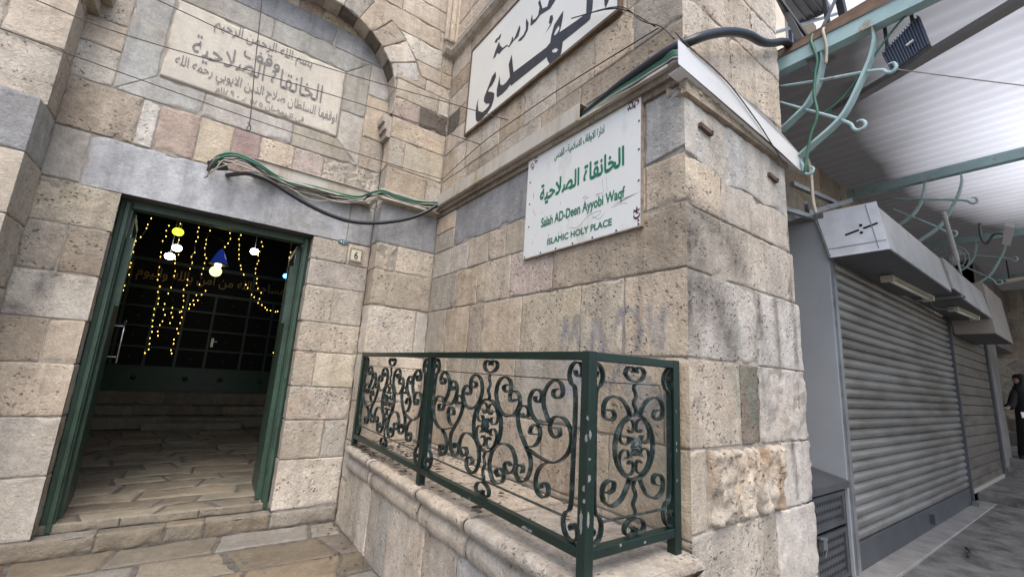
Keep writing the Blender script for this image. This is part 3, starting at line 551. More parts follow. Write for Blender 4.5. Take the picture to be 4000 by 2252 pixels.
rowsS = [(-.05, .40, [X0, 2.9, 3.68], 'es', dict(amp=.012)), (.40, .855, [X0, 2.85, 3.08, 3.66], 'ees', dict(amp=.012, freq=12)),
         (.855, 1.265, [X0, 2.30], 'c', dict(amp=.006)), (.855, 1.265, [2.30, 2.62, 2.78, 3.20], 'RRR', dict(ani=(1.7, .55), amp=.05, proud=.04, paint=lambda u, v, c: sp(u, v, mixc(c, (.30, .20, .12), noise.noise(Vector((u*6, v*3, 5)))*1.3)))), (.855, 1.265, [3.20, 3.65], 's', dict(amp=.012, freq=13)),
         (1.265, 1.745, [X0, 2.70], 'e', dict(amp=.004)), (1.265, 1.745, [2.70, 2.93], (lambda: [(.20, .165, .13)])(), dict(amp=.010)), (1.265, 1.745, [2.93, 3.64], 's', dict(amp=.016, freq=12, step=.02)),
         (1.745, 2.245, [X0, 2.95, 3.63], 'ss', dict(amp=.005)), (2.245, 2.63, [X0, 3.12, 3.58], 'es', dict(amp=.005)), (2.63, 2.95, [X0, 2.55], 'c', dict(amp=.006)), (2.63, 2.93, [2.55, 3.52], 's', dict(amp=.006))]
for r in rowsS: courses(ps, mS, [(r[0], r[1], r[2], r[3], {**P_, **r[4]})], hl='L' if r[2][0] == X0 else '', hr='')
rowsT = [(3.40, 3.66, [X0, 3.5], 't'), (3.66, 4.10, [X0, 2.75, 3.53], 'll'), (4.10, 4.55, [X0, 3.1, 3.54], 'lw'), (4.55, 5.0, [X0, 2.7, 3.55], 'wl'), (5.0, 5.5, [X0, 3.0, 3.55], 'lw'), (5.5, 6.1, [X0, 2.8, 3.56], 'wl'), (6.1, 6.8, [X0, 3.56], 'l')]
for r in rowsT: courses(ps, mS, [r], hl='L', amp=.005, alpha=1.0)
# end of the pier towards the shop
mE = lambda u, v, d: (3.52+d, u, v)
courses(ps, mE, [(a, b, [YK, 2.0], 'e') for a, b in zip([0, .5, 1, 1.5, 2, 2.5, 3, 3.6, 4.2, 4.8, 5.4, 6, 6.7], [.5, 1, 1.5, 2, 2.5, 3, 3.6, 4.2, 4.8, 5.4, 6, 6.7])], hl='L')
ps.box((XR+.2, YK+.009, -.05), (3.50, 2.6, 6.8), 1)
ps.box((XR+.009, YK+.009, -.05), (XR+.2, YK+.3, 6.8), 1)
# stones project to different lengths at the end
for a, b, x in ((-.05, .40, 3.66), (.40, .855, 3.645), (.855, 1.265, 3.635), (1.265, 1.745, 3.625), (1.745, 2.245, 3.61), (2.245, 2.63, 3.56)):
    courses(ps, (lambda X: lambda u, v, d: (X+d, u, v))(x), [(a, b, [YK+.008, 2.0], 'e')], amp=.008)
ps.build('corner_pier', [STONE, MORTAR], bld)
# smooth plaster band on the pier with a ragged lower edge
gpv = [(X0, 2.965), (2.28, 2.95), (2.36, 2.90), (2.62, 2.885), (2.9, 2.93), (3.15, 2.90), (3.3, 2.93), (3.52, 2.89)]
pb = MB()
for (a, za), (b, zb) in zip(gpv, gpv[1:]):
    block(pb, mS, [(a, za), (b, zb), (b, 3.33), (a, 3.33)], (.47, .455, .43), amp=.002, gap=0, rnd=.008, hard='LR', alpha=.35, jit=0, proud=.004)
pb.build('plaster_band', STONE, bld)
# weathered moulding below the cable trays
mo = MB()
for x in range(14):
    a = X0-.03+x*.105; bb = a+.105
    for k, (z0, z1, dd) in enumerate(((3.33, 3.37, .02), (3.37, 3.42, .045))):
        block(mo, mS, [(a, z0), (bb, z0), (bb, z1), (a, z1)], 't' if x > 2 else 'o', amp=.005, gap=0, rnd=.006, hard='LR', proud=dd, freq=14, step=.02)
mo.box((X0-.02, YK-.03, 3.335), (3.5, YK+.02, 3.42), 0, (*PAL['o'], .8))
for z0, z1, dd in ((3.425, 3.47, .02), (3.47, 3.52, .05)):
    mo.box((XR-dd, YK-.03, z0), (XR+.02, YP, z1), 0, (.27, .225, .18, .8))
mo.build('moulding', STONE, bld)
# string course and corner colonnettes high in the corner
sc_ = MB()
prof = [(.0, 5.66), (.05, 5.69), (.08, 5.74), (.08, 5.78), (.045, 5.80), (.06, 5.84), (.02, 5.88), (0, 5.9)]
for (a, za), (b, zb) in zip(prof, prof[1:]):
    sc_.add([(XR-a, YK, za), (XR-b, YK, zb), (XR-b, YP, zb), (XR-a, YP, za)], [(0, 1, 2, 3)], (*PAL['e'], .6), 0, False)
    sc_.add([(1.98, YP-a, za), (1.98, YP-b, zb), (XR, YP-b, zb), (XR, YP-a, za)], [(0, 1, 2, 3)], (*PAL['e'], .6), 0, False)
sc_.add([(1.98, YP-a, z) for a, z in prof], [tuple(range(len(prof)))], (*PAL['e'], .6))
for x, r in ((2.0, .032), (2.075, .042), (2.14, .03)): sc_.lathe([(r, 5.86), (r*1.25, 5.9), (r, 5.95), (r, 6.9)], (x, YP-.03, 0), 14)
for i in range(len(sc_.c)):
    if sc_.c[i][:3] == (1, 1, 1): sc_.c[i] = (*PAL['c'], .6)
sc_.build('string_course', STONE, bld)
# ------------------------------------------------------------ stone ledge below the railing
lg = thing('stone_ledge', 'pale stone ledge with rounded double moulding carrying the green railing', 'ledge', loc=(1.8, 3.0, 0))
lf = MB()
cu = [1.30]; rr = random.Random(5)
while cu[-1] < 4.3: cu.append(cu[-1]+rr.choice((.22, .28, .33, .4, .45)))
cu[-1] = YP
courses(lf, mB, [(-.03, .56, cu, 'lcsecleclcs')], amp=.004, alpha=.8)
block(lf, lambda u, v, d: (u, 1.30-d, v), [(XB, -.05), (2.2, -.05), (2.2, .56), (XB, .56)], 'e', hard='L')
lf.box((XB+.012, 1.312, -.05), (2.15, YP, .60), 1)
lf.build('ledge_face', [STONE, MORTAR], lg)
lt = MB()
prof = [(1.43, .548), (1.412, .556), (1.402, .58), (1.398, .61), (1.402, .642), (1.418, .668), (1.428, .68), (1.412, .689), (1.388, .70), (1.374, .722), (1.37, .742), (1.376, .760), (1.396, .772), (1.43, .777)]
prof += [(1.43+.045*k, .777) for k in range(1, 17)]
cuts_ = [1.27, 2.28, 2.95, 3.93, 4.03, YP]
for a, b in zip(cuts_, cuts_[1:]):
    ny = max(2, int((b-a)/.03)); vs_ = []; cs = []; fs_ = []
    base = PAL[random.choice('lcec')]; base = tuple(x*.98 for x in base)
    so_ = Vector((random.random()*9, 0, 0))
    for i in range(ny+1):
        y = a+.004+(b-a-.008)*i/ny; ef = min(i, ny-i)
        for k, (x, z) in enumerate(prof):
            nn = noise.noise(Vector((x*4, y*5, z*6))+so_)*.009+noise.noise(Vector((x*16, y*16, z*16)))*.004
            sh = .010 if ef == 0 else 0
            px = x+(nn+sh if k < 14 else 0); pz = z+(nn*.45 if k > 9 else 0)-(sh if k > 12 else 0)
            yy = y
            if a == cuts_[0] and i < 3: pz -= (.03, .010, .003)[i]*(1 if k > 8 else 0); 
            vs_.append((px, yy, pz)); cs.append((*base, .7))
    m = len(prof)
    for i in range(ny):
        for k in range(m-1): fs_.append((i*m+k, i*m+k+1, (i+1)*m+k+1, (i+1)*m+k))
    fs_.append(tuple(range(m))+(m,) if False else tuple(range(m)))
    lt.add(vs_, fs_, cs, 0, True)
lt.box((1.44, 1.30, .56), (2.15, YP, .765), 1)
lt.build('ledge_top', [STONE, MORTAR], lg)
# dry leaves and droppings on the ledge and pavement: nobody could count them
lv = MB(); rr = random.Random(11)
def fleck(x, y, z, s):
    a = rr.uniform(0, 6.28); pts = []
    for k in range(5):
        t = a+k*6.28/5; q = s*rr.uniform(.3, 1); pts.append((x+q*math.cos(t)*1.5*abs(math.cos(a)+.3), y+q*math.sin(t), z+rr.uniform(.001, .010)*min(1, s/.02)))
    lv.add(pts, [(0, 1, 2, 3, 4)])
for k in range(520):
    y = 4.66-abs(rr.gauss(0, .95)); x = 1.42+.70*rr.random()**1.3
    if 1.4 < y: fleck(x, y, .792, rr.uniform(.008, .034))
for k in range(60):
    fleck(rr.gauss(1.26, .09), rr.uniform(3.2, 4.8), .012, rr.uniform(.004, .022))
tag(lv.build('leaf_litter', mat('dry_leaf', (.035, .022, .014), .9, var=.4, scale=30)), 'dark dry leaf litter scattered along the ledge and pavement edge', 'leaf litter', kind='stuff')
# ------------------------------------------------------------ wrought iron railing
rl = thing('balcony_railing', 'dark green wrought iron railing with scrollwork standing on the stone ledge', 'railing', loc=(1.45, 3.0, .777))
PX, YC = 1.45, 1.40
def sq(name, a, b, m=GREEN, bev=.004): mb = MB(); mb.box(a, b); return mb.build(name, m, rl, bevel=bev)
for (x, y) in ((PX, YC), (PX, 3.04), (PX, 4.675), (2.085, YC)):
    sq('post', (x-.026, y-.026, .765), (x+.026, y+.026, 1.722))
sq('top_rail', (PX-.024, YC+.026, 1.680), (PX+.024, 4.649, 1.720)); sq('top_rail', (PX+.026, YC-.024, 1.680), (2.059, YC+.024, 1.720))
sq('bottom_rail', (PX-.023, YC+.026, .855), (PX+.023, 3.014, .897)); sq('bottom_rail', (PX-.023, 3.066, .855), (PX+.023, 4.649, .897)); sq('bottom_rail', (PX+.026, YC-.023, .855), (2.059, YC+.023, .897))
def strap(mb, pts, mp, wd=.024, t=.0085, sub=5, taper=True, closed=False):
    P = crom([Vector((a, b)) for a, b in pts], sub); n = len(P); vs = []; fs = []
    for i, p in enumerate(P):
        a = P[(i-1) % n] if closed else P[max(i-1, 0)]; b = P[(i+1) % n] if closed else P[min(i+1, n-1)]
        d = (b-a).normalized(); q = Vector((-d.y, d.x))
        e = min(i, n-1-i)/8 if not closed else 1
        hw = wd/2*(1+.25*max(0, 1-e)); ht = t/2*(.55+.45*min(1, e))
        for s, h in ((1, -1), (1, 1), (-1, 1), (-1, -1)):
            w_ = p+q*ht*s; vs.append(mp(w_.x, w_.y, h*hw))
    m = n if closed else n-1
    for i in range(m):
        j = (i+1) % n
        for k in range(4): fs.append((i*4+k, i*4+(k+1) % 4, j*4+(k+1) % 4, j*4+k))
    if not closed: fs += [(3, 2, 1, 0), tuple((n-1)*4+k for k in range(4))]
    mb.add(vs, fs)
IN_UR = [(.050, .078), (.036, .064), (.018, .070), (.010, .096), (.026, .121), (.060, .122), (.092, .100), (.112, .062), (.106, .028), (.082, .012), (.052, .018), (.046, .044), (.066, .050)]
def rosette(mb, mp, cu_, cv, s=1.0):
    for lay, (R, np_, d0, amp) in enumerate(((.044, 10, .012, .30), (.026, 10, .022, .28))):
        vs = [mp(cu_, cv, d0+.010)]; n = np_*6
        for ring, (q, dz) in enumerate(((.35, .008), (.75, .004), (1.0, -.004))):
            for k in range(n):
                t = 2*math.pi*k/n; r = R*s*q*(1-amp*(q > .5)*(abs(math.cos(t*np_/2)) < .35)); vs.append(mp(cu_+r*math.cos(t), cv+r*math.sin(t), d0+dz+.004*abs(math.sin(t*np_/2))))
        fs = [(0, 1+k, 1+(k+1) % n) for k in range(n)]
        for rg in range(2):
            for k in range(n): a = 1+rg*n; fs.append((a+k, a+n+k, a+n+(k+1) % n, a+(k+1) % n))
        mb.add(vs, fs, smooth=True)
    for k in range(4):
        t = math.pi/4+k*math.pi/2; c, s_ = math.cos(t), math.sin(t)
        q = [(.02, -.016), (.05, -.014), (.068, 0), (.05, .014), (.02, .016)]
        mb.add([mp(cu_+c*a-s_*b, cv+s_*a+c*b, .008+(.01 if a > .06 else 0)) for a, b in q], [(0, 1, 2, 3, 4)])
def wavy(mb, mp, u, z0, z1, ph=0):
    n = 22; strap(mb, [(u+.009*math.sin(ph+i/n*4*math.pi), z0+(z1-z0)*i/n) for i in range(n+1)], mp, wd=.014, t=.014, sub=1)
def oval(mb, mp, u, v, ru, rv): strap(mb, [(u+ru*math.cos(i*math.pi/24), v+rv*math.sin(i*math.pi/24)) for i in range(48)], mp, sub=1, closed=True, t=.010)
def panel(mp, half, full):
    base = MB(); cv = 1.293
    for s in (1, -1):
        strap(base, [(s*u, v) for u, v in SCR_MAIN['side']] if full else [(s*(half-(.728-u)), v) for u, v in SCR_MAIN['side']], mp)
    hb = half-.06
    for z in (1.587, .988): strap(base, [(-hb-(.02 if z < 1 else 0), z), (hb+(.02 if z < 1 else 0), z)], mp, wd=.013, t=.010, sub=1)
    p = base.build('scroll_panel', SCROLL, rl)
    def sub(name, fn): mb = MB(); fn(mb); return mb.build(name, SCROLL, p)
    mir = lambda L, s: [(s*a, b) for a, b in L]
    if full:
        for s in (1, -1):
            for k in 'abcdefgh': sub('scroll', lambda mb: strap(mb, mir(SCR_MAIN[k], s), mp))
    else:
        for s in (1, -1):
            sub('scroll', lambda mb: strap(mb, [(s*(u-1.771), v) for u, v in SCR_RET['ur']], mp)); sub('scroll', lambda mb: strap(mb, [(s*(u-1.771), v) for u, v in SCR_RET['lr']], mp))
    H = [(-.012, .046), (-.006, .064), (-.034, .073), (-.064, .062), (-.070, .038), (-.044, .013), (0, .001)]
    for s in (1, -1):
        for hv in (1, -1):
            z = 1.595 if hv > 0 else .980
            sub('heart_scroll', lambda mb: strap(mb, [(s*u, z+hv*v) for u, v in H], mp))
    ru = .148 if full else .141
    sub('oval_ring', lambda mb: oval(mb, mp, 0, cv, ru, .147))
    for sx in (1, -1):
        for sz in (1, -1): sub('inner_scroll', lambda mb: strap(mb, [(sx*a*.97, cv+sz*b) for a, b in IN_UR], mp, wd=.017, t=.006))
    sub('rosette', lambda mb: rosette(mb, mp, 0, cv))
    sub('wavy_bar', lambda mb: wavy(mb, mp, 0, 1.44, 1.585)); sub('wavy_bar', lambda mb: wavy(mb, mp, 0, .99, 1.147, 1))
panel(lambda u, v, d: (PX-d, 2.217-u, v), .728, True)
panel(lambda u, v, d: (PX-d, 3.857-u, v), .728, True)
panel(lambda u, v, d: (1.771+u, YC-d, v), .272, False)

# bare patches where the paint has peeled
PEEL = mat('peeled_primer', (.20, .195, .19), .75, var=.2, scale=40)
rr = random.Random(8); b = MB()
def peel(o, ax, ay, w_, h_):
    n = 14; pts = []
    for k in range(n):
        t = 2*math.pi*k/n; r = rr.uniform(.55, 1.0); pts.append(Vector(o)+Vector(ax)*(w_*r*math.cos(t))+Vector(ay)*(h_*r*math.sin(t)))
    b.add(pts, [tuple(range(n))])
xf = PX-.0268; yf = YC-.0268
for z, h, y in ((1.005, .065, 1.40), (1.14, .018, 1.39), (1.345, .020, 1.382), (1.43, .012, 1.378), (1.09, .012, 1.385)): peel((xf, y, z), (0, 1, 0), (0, 0, 1), .011, h)
for z, h in ((1.36, .024), (1.02, .04), (1.26, .008), (1.18, .02)): peel((PX-.012, yf, z), (1, 0, 0), (0, 0, 1), .011, h)
for y, w_ in ((1.78, .035), (1.74, .02), (2.31, .006), (2.9, .006)): peel((PX-.0238, y, .868), (0, 1, 0), (0, 0, 1), w_, .010)
for x, z in ((1.82, .872), (1.65, .888)): peel((x, YC-.0238, z), (1, 0, 0), (0, 0, 1), .010, .008)
for z in (1.30, 1.265, 1.12, 1.46): peel((2.085-.012, YC-.0268, z), (1, 0, 0), (0, 0, 1), .004, .012)
o_ = b.build('peeled_paint', PEEL, rl); o_['kind'] = 'stuff'
# ------------------------------------------------------------ doorway, hall and inner screen
BLK = mat('hall_darkened_plaster', (.030, .028, .027), .9, var=.2, scale=6)  # darkness of the unlit hall is put into the wall colour
hs = MB()
courses(hs, lambda u, v, d: (u, 5.105-d, v), [(.12, .20, [-.8, -.3, .25, .85], ['h2', 'f2', 'h1'])], amp=.006)
slabs(hs, floor_map(.20), -3.0, 3.0, [5.10, 5.38, 5.62, 5.95, 6.3, 6.62, 7.0, 7.35, 7.75, 8.1, 8.5, 8.9, 9.3, 9.7, 10.1, 10.45], 21, ['h1', 'h2', 'h3', 'f2', 'h2'], wmin=.3, wmax=.85)
tag(hs.build('hall_floor', PAVE), None, None, kind='structure')
hf = MB(); hf.box((-3.0, 5.125, -.02), (3.0, 11.6, .188)); tag(hf.build('hall_floor_bed', PAVEBED), None, None, kind='structure')
hw = MB()
hw.box((-3.2, 5.5, .18), (-3.0, 11.9, 5.2)); hw.box((3.0, 5.5, .18), (3.2, 11.9, 5.2)); hw.box((-3.2, 11.75, .18), (3.2, 11.9, 5.2))
hw.box((-3.0, 5.45, .18), (-1.29, 5.5, 5.2)); hw.box((1.44, 5.45, .18), (3.0, 5.5, 5.2)); hw.box((-3.2, 5.48, 5.2), (3.2, 11.9, 5.3))
hw.box((-3.0, 5.501, 3.41), (3.0, 5.52, 5.2))
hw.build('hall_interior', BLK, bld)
stp = MB()
cs_ = ['h1', 'h2', 'h3', 'h2']
courses(stp, lambda u, v, d: (u, 10.45-d, v), [(.20, .40, [-2.9, -1.4, -.4, .5, 1.5, 2.9], cs_)], amp=.008)
courses(stp, lambda u, v, d: (u, v, .40+d), [(10.45, 10.85, [-2.9, -1.2, -.2, .8, 2.9], cs_)], amp=.006)
courses(stp, lambda u, v, d: (u, 10.85-d, v), [(.40, .57, [-2.9, -1.5, -.8, .6, 1.7, 2.9], cs_)], amp=.008)
courses(stp, lambda u, v, d: (u, v, .57+d), [(10.85, 11.3, [-2.9, -1.0, .1, 1.2, 2.9], cs_)], amp=.006)
courses(stp, lambda u, v, d: (u, 11.3-d, v), [(.57, .80, [-2.9, -1.3, -.1, .4, 1.0, 2.9], cs_)], amp=.008)
block(stp, lambda u, v, d: (u, 10.2-d, v), [(-.6, .20), (.95, .20), (.95, .33), (-.6, .33)], 'h2'); block(stp, lambda u, v, d: (u, v, .33+d), [(-.6, 10.2), (.95, 10.2), (.95, 10.46), (-.6, 10.46)], 'h1')
stp.box((-2.9, 11.3, .57), (2.9, 11.6, .80), 0, (*PAL['h1'], .3)); stp.build('hall_steps', PAVE, bld)
SCG = mat('dark_green_screen_paint', (.016, .050, .033), .4, var=.2, scale=8)
GOLD = mat('dull_gold', (.22, .155, .05), .45, metal=.5)
GLS = mat('black_glass', (.004, .005, .006), .5, spec=.15)
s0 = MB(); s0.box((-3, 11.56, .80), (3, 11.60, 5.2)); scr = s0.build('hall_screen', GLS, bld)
def child(name, m, parent, fn, bevel=0): mb = MB(); fn(mb); return mb.build(name, m, parent, bevel=bevel)
for z, h in ((.84, .08), (1.27, .05), (1.675, .035), (2.095, .035), (2.495, .035), (2.885, .06), (3.46, .07)):
    child('crossbar', SCG, scr, lambda mb: mb.box((-3, 11.525, z-h/2), (3, 11.559, z+h/2)))
for x in (-2.4, -1.85, -1.36, -.86, -.36, .15, .80, 1.28, 1.8, 2.4):
    child('mullion', SCG, scr, lambda mb: mb.box((x-.022, 11.53, .88), (x+.022, 11.558, 2.855 if x not in (-1.36, .80) else 3.43)))
child('kick_panel', SCG, scr, lambda mb: mb.box((-3, 11.545, .88), (3, 11.557, 1.245)))
for x, wd in ((-.96, .40), (-.12, .30), (.49, .27), (1.25, .40)):
    child('lozenge', SCG, scr, lambda mb: [mb.bar((x+wd*a, 11.54, 1.06+.13*b), (x+wd*c, 11.54, 1.06+.13*d), .014) for a, b, c, d in ((-1, 0, 0, 1), (0, 1, 1, 0), (1, 0, 0, -1), (0, -1, -1, 0))])
    child('boss', SCG, scr, lambda mb: mb.lathe([(.05, 0), (.045, -.02), (.02, -.035), (.004, -.04)], (x, 11.545, 1.06), 14, axis='Y'))
child('handle_plate', mat('screen_handle', (.35, .33, .30), .3, metal=.9), scr, lambda mb: (mb.box((.20, 11.51, 1.76), (.245, 11.53, 1.95)), mb.bar((.222, 11.49, 1.88), (.31, 11.49, 1.88), .016)))
stud = MB()
for i, x in enumerate((-1.6, -1.1, -.61, -.1, .48, 1.04, 1.54)):
    for j, z in enumerate((1.47, 1.885, 2.295, 2.69)):
        q = .022; stud.add([(x-q, 11.535, z), (x, 11.535, z-q), (x+q, 11.535, z), (x, 11.535, z+q), (x, 11.52, z)], [(0, 1, 4), (1, 2, 4), (2, 3, 4), (3, 0, 4)])
so2 = stud.build('stud_ornament', GOLD, scr); so2['kind'] = 'stuff'
letters('gold_lettering', 'انما يعمر مساجد الله من آمن بالله واليوم الآخر', lambda u, v, d: (u, 11.515-d, v), (-1.75, 2.3, 2.99, 3.35), GOLD, scr, .01)
# green door frame and its two open leaves
dfm = MB()
dfm.box((-.785, 5.12, .14), (-.70, 5.24, 2.95)); dfm.box((.755, 5.12, .14), (.835, 5.24, 2.95)); dfm.box((-.70, 5.12, 2.87), (.755, 5.24, 2.95)); dfm.box((-.70, 5.13, .14), (.755, 5.2, .185))
dfm.box((-.745, 5.085, .14), (-.71, 5.12, 2.92)); dfm.box((.765, 5.085, .14), (.80, 5.12, 2.92))
dfm.build('door_frame', DOORGREEN, bld, bevel=.006)
def leaf(x, s, rot):
    mb = MB(); L_ = .72
    def P(a, b, z): return (x+s*(-a*math.sin(rot))*1.0 - 0+0, 5.24+a*math.cos(rot), z) if b == 0 else (x-s*a*math.sin(rot)+s*b*math.cos(rot)*-1, 5.24+a*math.cos(rot)-b*math.sin(rot)*1, z)
    def slab(a0, a1, z0, z1, b0, b1, mi=0):
        c = [(a0, b0), (a1, b0), (a1, b1), (a0, b1)]
        vs = [P(a, b, z) for z in (z0, z1) for a, b in c]
        mb.add(vs, [(0, 3, 2, 1), (4, 5, 6, 7), (0, 1, 5, 4), (1, 2, 6, 5), (2, 3, 7, 6), (3, 0, 4, 7)], mat=mi)
    slab(0, L_, .20, 2.02, .001, .045); slab(0, .06, 2.02, 2.86, .001, .045); slab(L_-.06, L_, 2.02, 2.86, .001, .045); slab(0, L_, 2.80, 2.86, .001, .045); slab(.06, L_-.06, 2.02, 2.80, .015, .022, 1)
    slab(.0, .12, 1.98, 2.62, .045, .075)
    return mb.build('door_leaf', [DOORGREEN, mat('door_glass', (.02, .03, .03), .06)], bld)
leafL = leaf(-.725, -1, math.radians(-4)); leafR = leaf(.757, 1, math.radians(-2.5))
child('pull_handle', mat('steel', (.45, .45, .45), .25, metal=1), leafL, lambda mb: (mb.tube([(-.625, 5.68, 1.46), (-.625, 5.68, 1.88)], .010, sub=0), mb.bar((-.70, 5.68, 1.52), (-.625, 5.68, 1.52), .01), mb.bar((-.70, 5.68, 1.82), (-.625, 5.68, 1.82), .01)))
# warm fairy lights, each strand a thing
BULB = mat('warm_bulb', (.9, .7, .2), .4, emit=(1.0, .62, .08), es=3.6)
WIRE = mat('thin_dark_wire', (.02, .02, .02), .5)
bm_ = MB(); bm_.lathe([(.001, -.010), (.0034, -.004), (.0045, 0), (.0034, .004), (.001, .010)], n=8)
bulb_proto = None
lab = ['short fairy light strand beside the left jamb', 'long fairy light strand hanging lowest on the left', 'fairy light strand just right of the lowest left one', 'fairy light strand swept to a bright knot on the left',
       'fairy light strand left of the blue lamp, curving back to the knot', 'short stray run of fairy lights above the knot', 'short fairy light strand directly above the blue lamp', 'fairy light strand right of the blue lamp, swept to the right knot',
       'fairy light strand under the right pair of white lamps', 'fairy light strand nearest the right door leaf']
for i, pts in BULBS.items():
    t = thing('string_light', 'warm '+lab[i], 'string light', 'fairy lights in the doorway', loc=(pts[0][0], 8.0, 4.2))
    P = [(pts[0][0]+.03, 8.0, 4.9)]+[(x, 8.0+.0*k, z) for k, (x, z) in enumerate(pts)] if i != 5 else [(x, 8.0, z) for x, z in pts]
    mb = MB(); mb.tube(P, .0022, 5, sub=1); mb.build('wire', WIRE, t)
    for (x, z) in pts:
        if bulb_proto is None: bulb_proto = bm_.build('bulb', BULB, t); b = bulb_proto
        else:
            b = bulb_proto.copy(); COL.objects.link(b); b.parent = t; b.matrix_parent_inverse = Matrix.Translation(-t.location)
        b.location = (x, 8.0, z)
# ceiling lamps glowing in the hall
def glow(name, lab_, c, e, x, z, r, y=8.5, grp=None):
    t = thing(name, lab_, 'lamp', grp, loc=(x, y, z)); m = mat('lamp_'+name, c, .4, emit=c, es=e)
    a = MB(); a.lathe([(.001, -r*.8), (r*.6, -r*.66), (r*.9, -r*.35), (r, 0), (r*.85, r*.45), (r*.5, r*.7), (.001, r*.8)], (x, y, z), 18); a.build('globe', m, t)
    a = MB(); a.tube([(x, y, z+r*.4), (x, y, 5.2)], .006, 6, sub=0); a.build('cord', WIRE, t)
W_ = (1.0, 1.0, .93)
glow('hall_lamp', 'upper of the two round white lamps left of the blue shade', W_, 14, -.534, 3.218, .066, grp='white hall lamps')
glow('hall_lamp', 'lower of the two round white lamps left of the blue shade', W_, 14, -.60, 3.07, .066, grp='white hall lamps')
glow('hall_lamp', 'upper of the two round white lamps right of the blue shade', W_, 14, .526, 3.747, .066, grp='white hall lamps')
glow('hall_lamp', 'lower of the two round white lamps right of the blue shade', W_, 14, .51, 3.39, .064, grp='white hall lamps')
glow('coloured_lamp', 'orange glowing lamp below the lintel', (1.0, .16, .01), 6, -.747, 3.766, .075)
glow('coloured_lamp', 'lime green glowing lamp above the white pair', (.55, 1.0, .02), 2.2, -.564, 3.48, .075)
glow('coloured_lamp', 'small blue glowing lamp by the right door leaf', (.05, .25, 1.0), 9, 1.057, 3.055, .05)
pl_ = thing('pendant_lamp', 'hanging lantern with blue glass shade and lit bulb inside the doorway', 'lamp', loc=(.035, 7.0, 2.8))
def shade(mb):
    prof = [(.018, 3.02), (.045, 2.97), (.075, 2.90), (.105, 2.81)]
    n = 6; vs = []; fs = []
    for r, z in prof:
        for k in range(n): t = 2*math.pi*k/n+.2; vs.append((.041+r*math.cos(t), 7+r*math.sin(t), z))
    for i in range(3):
        for k in range(n): fs.append((i*n+k, i*n+(k+1) % n, (i+1)*n+(k+1) % n, (i+1)*n+k))
    mb.add(vs, fs)
m_ = mat('blue_glass_shade', (.02, .05, .30), .15, emit=(.03, .07, .55), es=.12)
child('lamp_shade', m_, pl_, shade)
child('brass_rim', mat('brass', (.6, .42, .15), .3, metal=.9), pl_, lambda mb: mb.lathe([(.105, 2.80), (.112, 2.80), (.112, 2.815), (.105, 2.815)], (.041, 7, 0), 6))
child('light_bulb', mat('bulb_glow', (1, .95, .7), .4, emit=(1, .93, .6), es=20), pl_, lambda mb: mb.lathe([(.001, 2.76), (.03, 2.775), (.038, 2.80), (.02, 2.84), (.01, 2.86)], (.034, 6.98, 0), 14))
child('pierced_disc', mat('pierced_disc_glow', (.8, .75, .4), .5, emit=(.9, .95, .35), es=.9, dirt=None), pl_, lambda mb: mb.lathe([(.07, -.004), (.07, .004)], (.019, 6.95, 2.70), 24, axis='Y'))
child('chain', WIRE, pl_, lambda mb: mb.tube([(.045, 7, 3.02), (.05, 7, 3.12), (-.03, 7, 3.17), (-.3, 7.1, 3.26), (-.9, 7.3, 3.5)], .006, 6))
# ------------------------------------------------------------ house numbers
hn = thing('number_tile', 'square cream house number tile with ornate border, beside the doorway', 'number tile', loc=(1.28, 4.94, 2.81))
mN = lambda u, v, d: (u, 4.945-.016-d, v)
child('tile', mat('cream_tile', (.58, .55, .45), .25), hn, lambda mb: mb.box((1.205, 4.926, 2.730), (1.357, 4.946, 2.893)), bevel=.003)
tb = MB()
for a, b, c, d in ((1.209, 2.734, 1.353, 2.750), (1.209, 2.873, 1.353, 2.889), (1.209, 2.750, 1.225, 2.873), (1.337, 2.750, 1.353, 2.873)): tb.box((a, 4.9235, b), (c, 4.9262, d))
tb.build('border', mat('gold_border', (.30, .215, .07), .4, dirt=(.10, .12, .16), dscale=110, dlo=.48, dhi=.56), hn)
letters('numeral', '6', mN, (1.262, 1.304, 2.762, 2.853), mat('numeral_black', (.015, .015, .015), .4), hn, .02, arabic=False, depth=.004)
letters('small_numeral', '٦', mN, (1.316, 1.327, 2.822, 2.853), mat('numeral_faint', (.20, .20, .20), .4), hn, 0, depth=.004)
op = thing('oval_plate', 'small oval blue-green enamel number plate under the lintel corner', 'number plate', loc=(1.13, 4.93, 2.94))
child('plate', mat('teal_enamel', (.07, .14, .16), .3), op, lambda mb: mb.add([(1.128+.058*math.cos(t*math.pi/12), 4.93+k, 2.937+.026*math.sin(t*math.pi/12)) for k in (.015, 0) for t in range(24)], [tuple(range(24)), tuple(range(47, 23, -1))]+[(i, (i+1) % 24, 24+(i+1) % 24, 24+i) for i in range(24)]))
WHT = mat('white_enamel', (.75, .75, .72), .4)
letters('numeral', '6', lambda u, v, d: (u, 4.929-d, v), (1.094, 1.110, 2.924, 2.950), WHT, op, .03, arabic=False)
letters('numeral', '٦', lambda u, v, d: (u, 4.929-d, v), (1.146, 1.160, 2.924, 2.950), WHT, op, .02)
child('divider', WHT, op, lambda mb: mb.box((1.127, 4.9275, 2.914), (1.130, 4.9295, 2.960)))
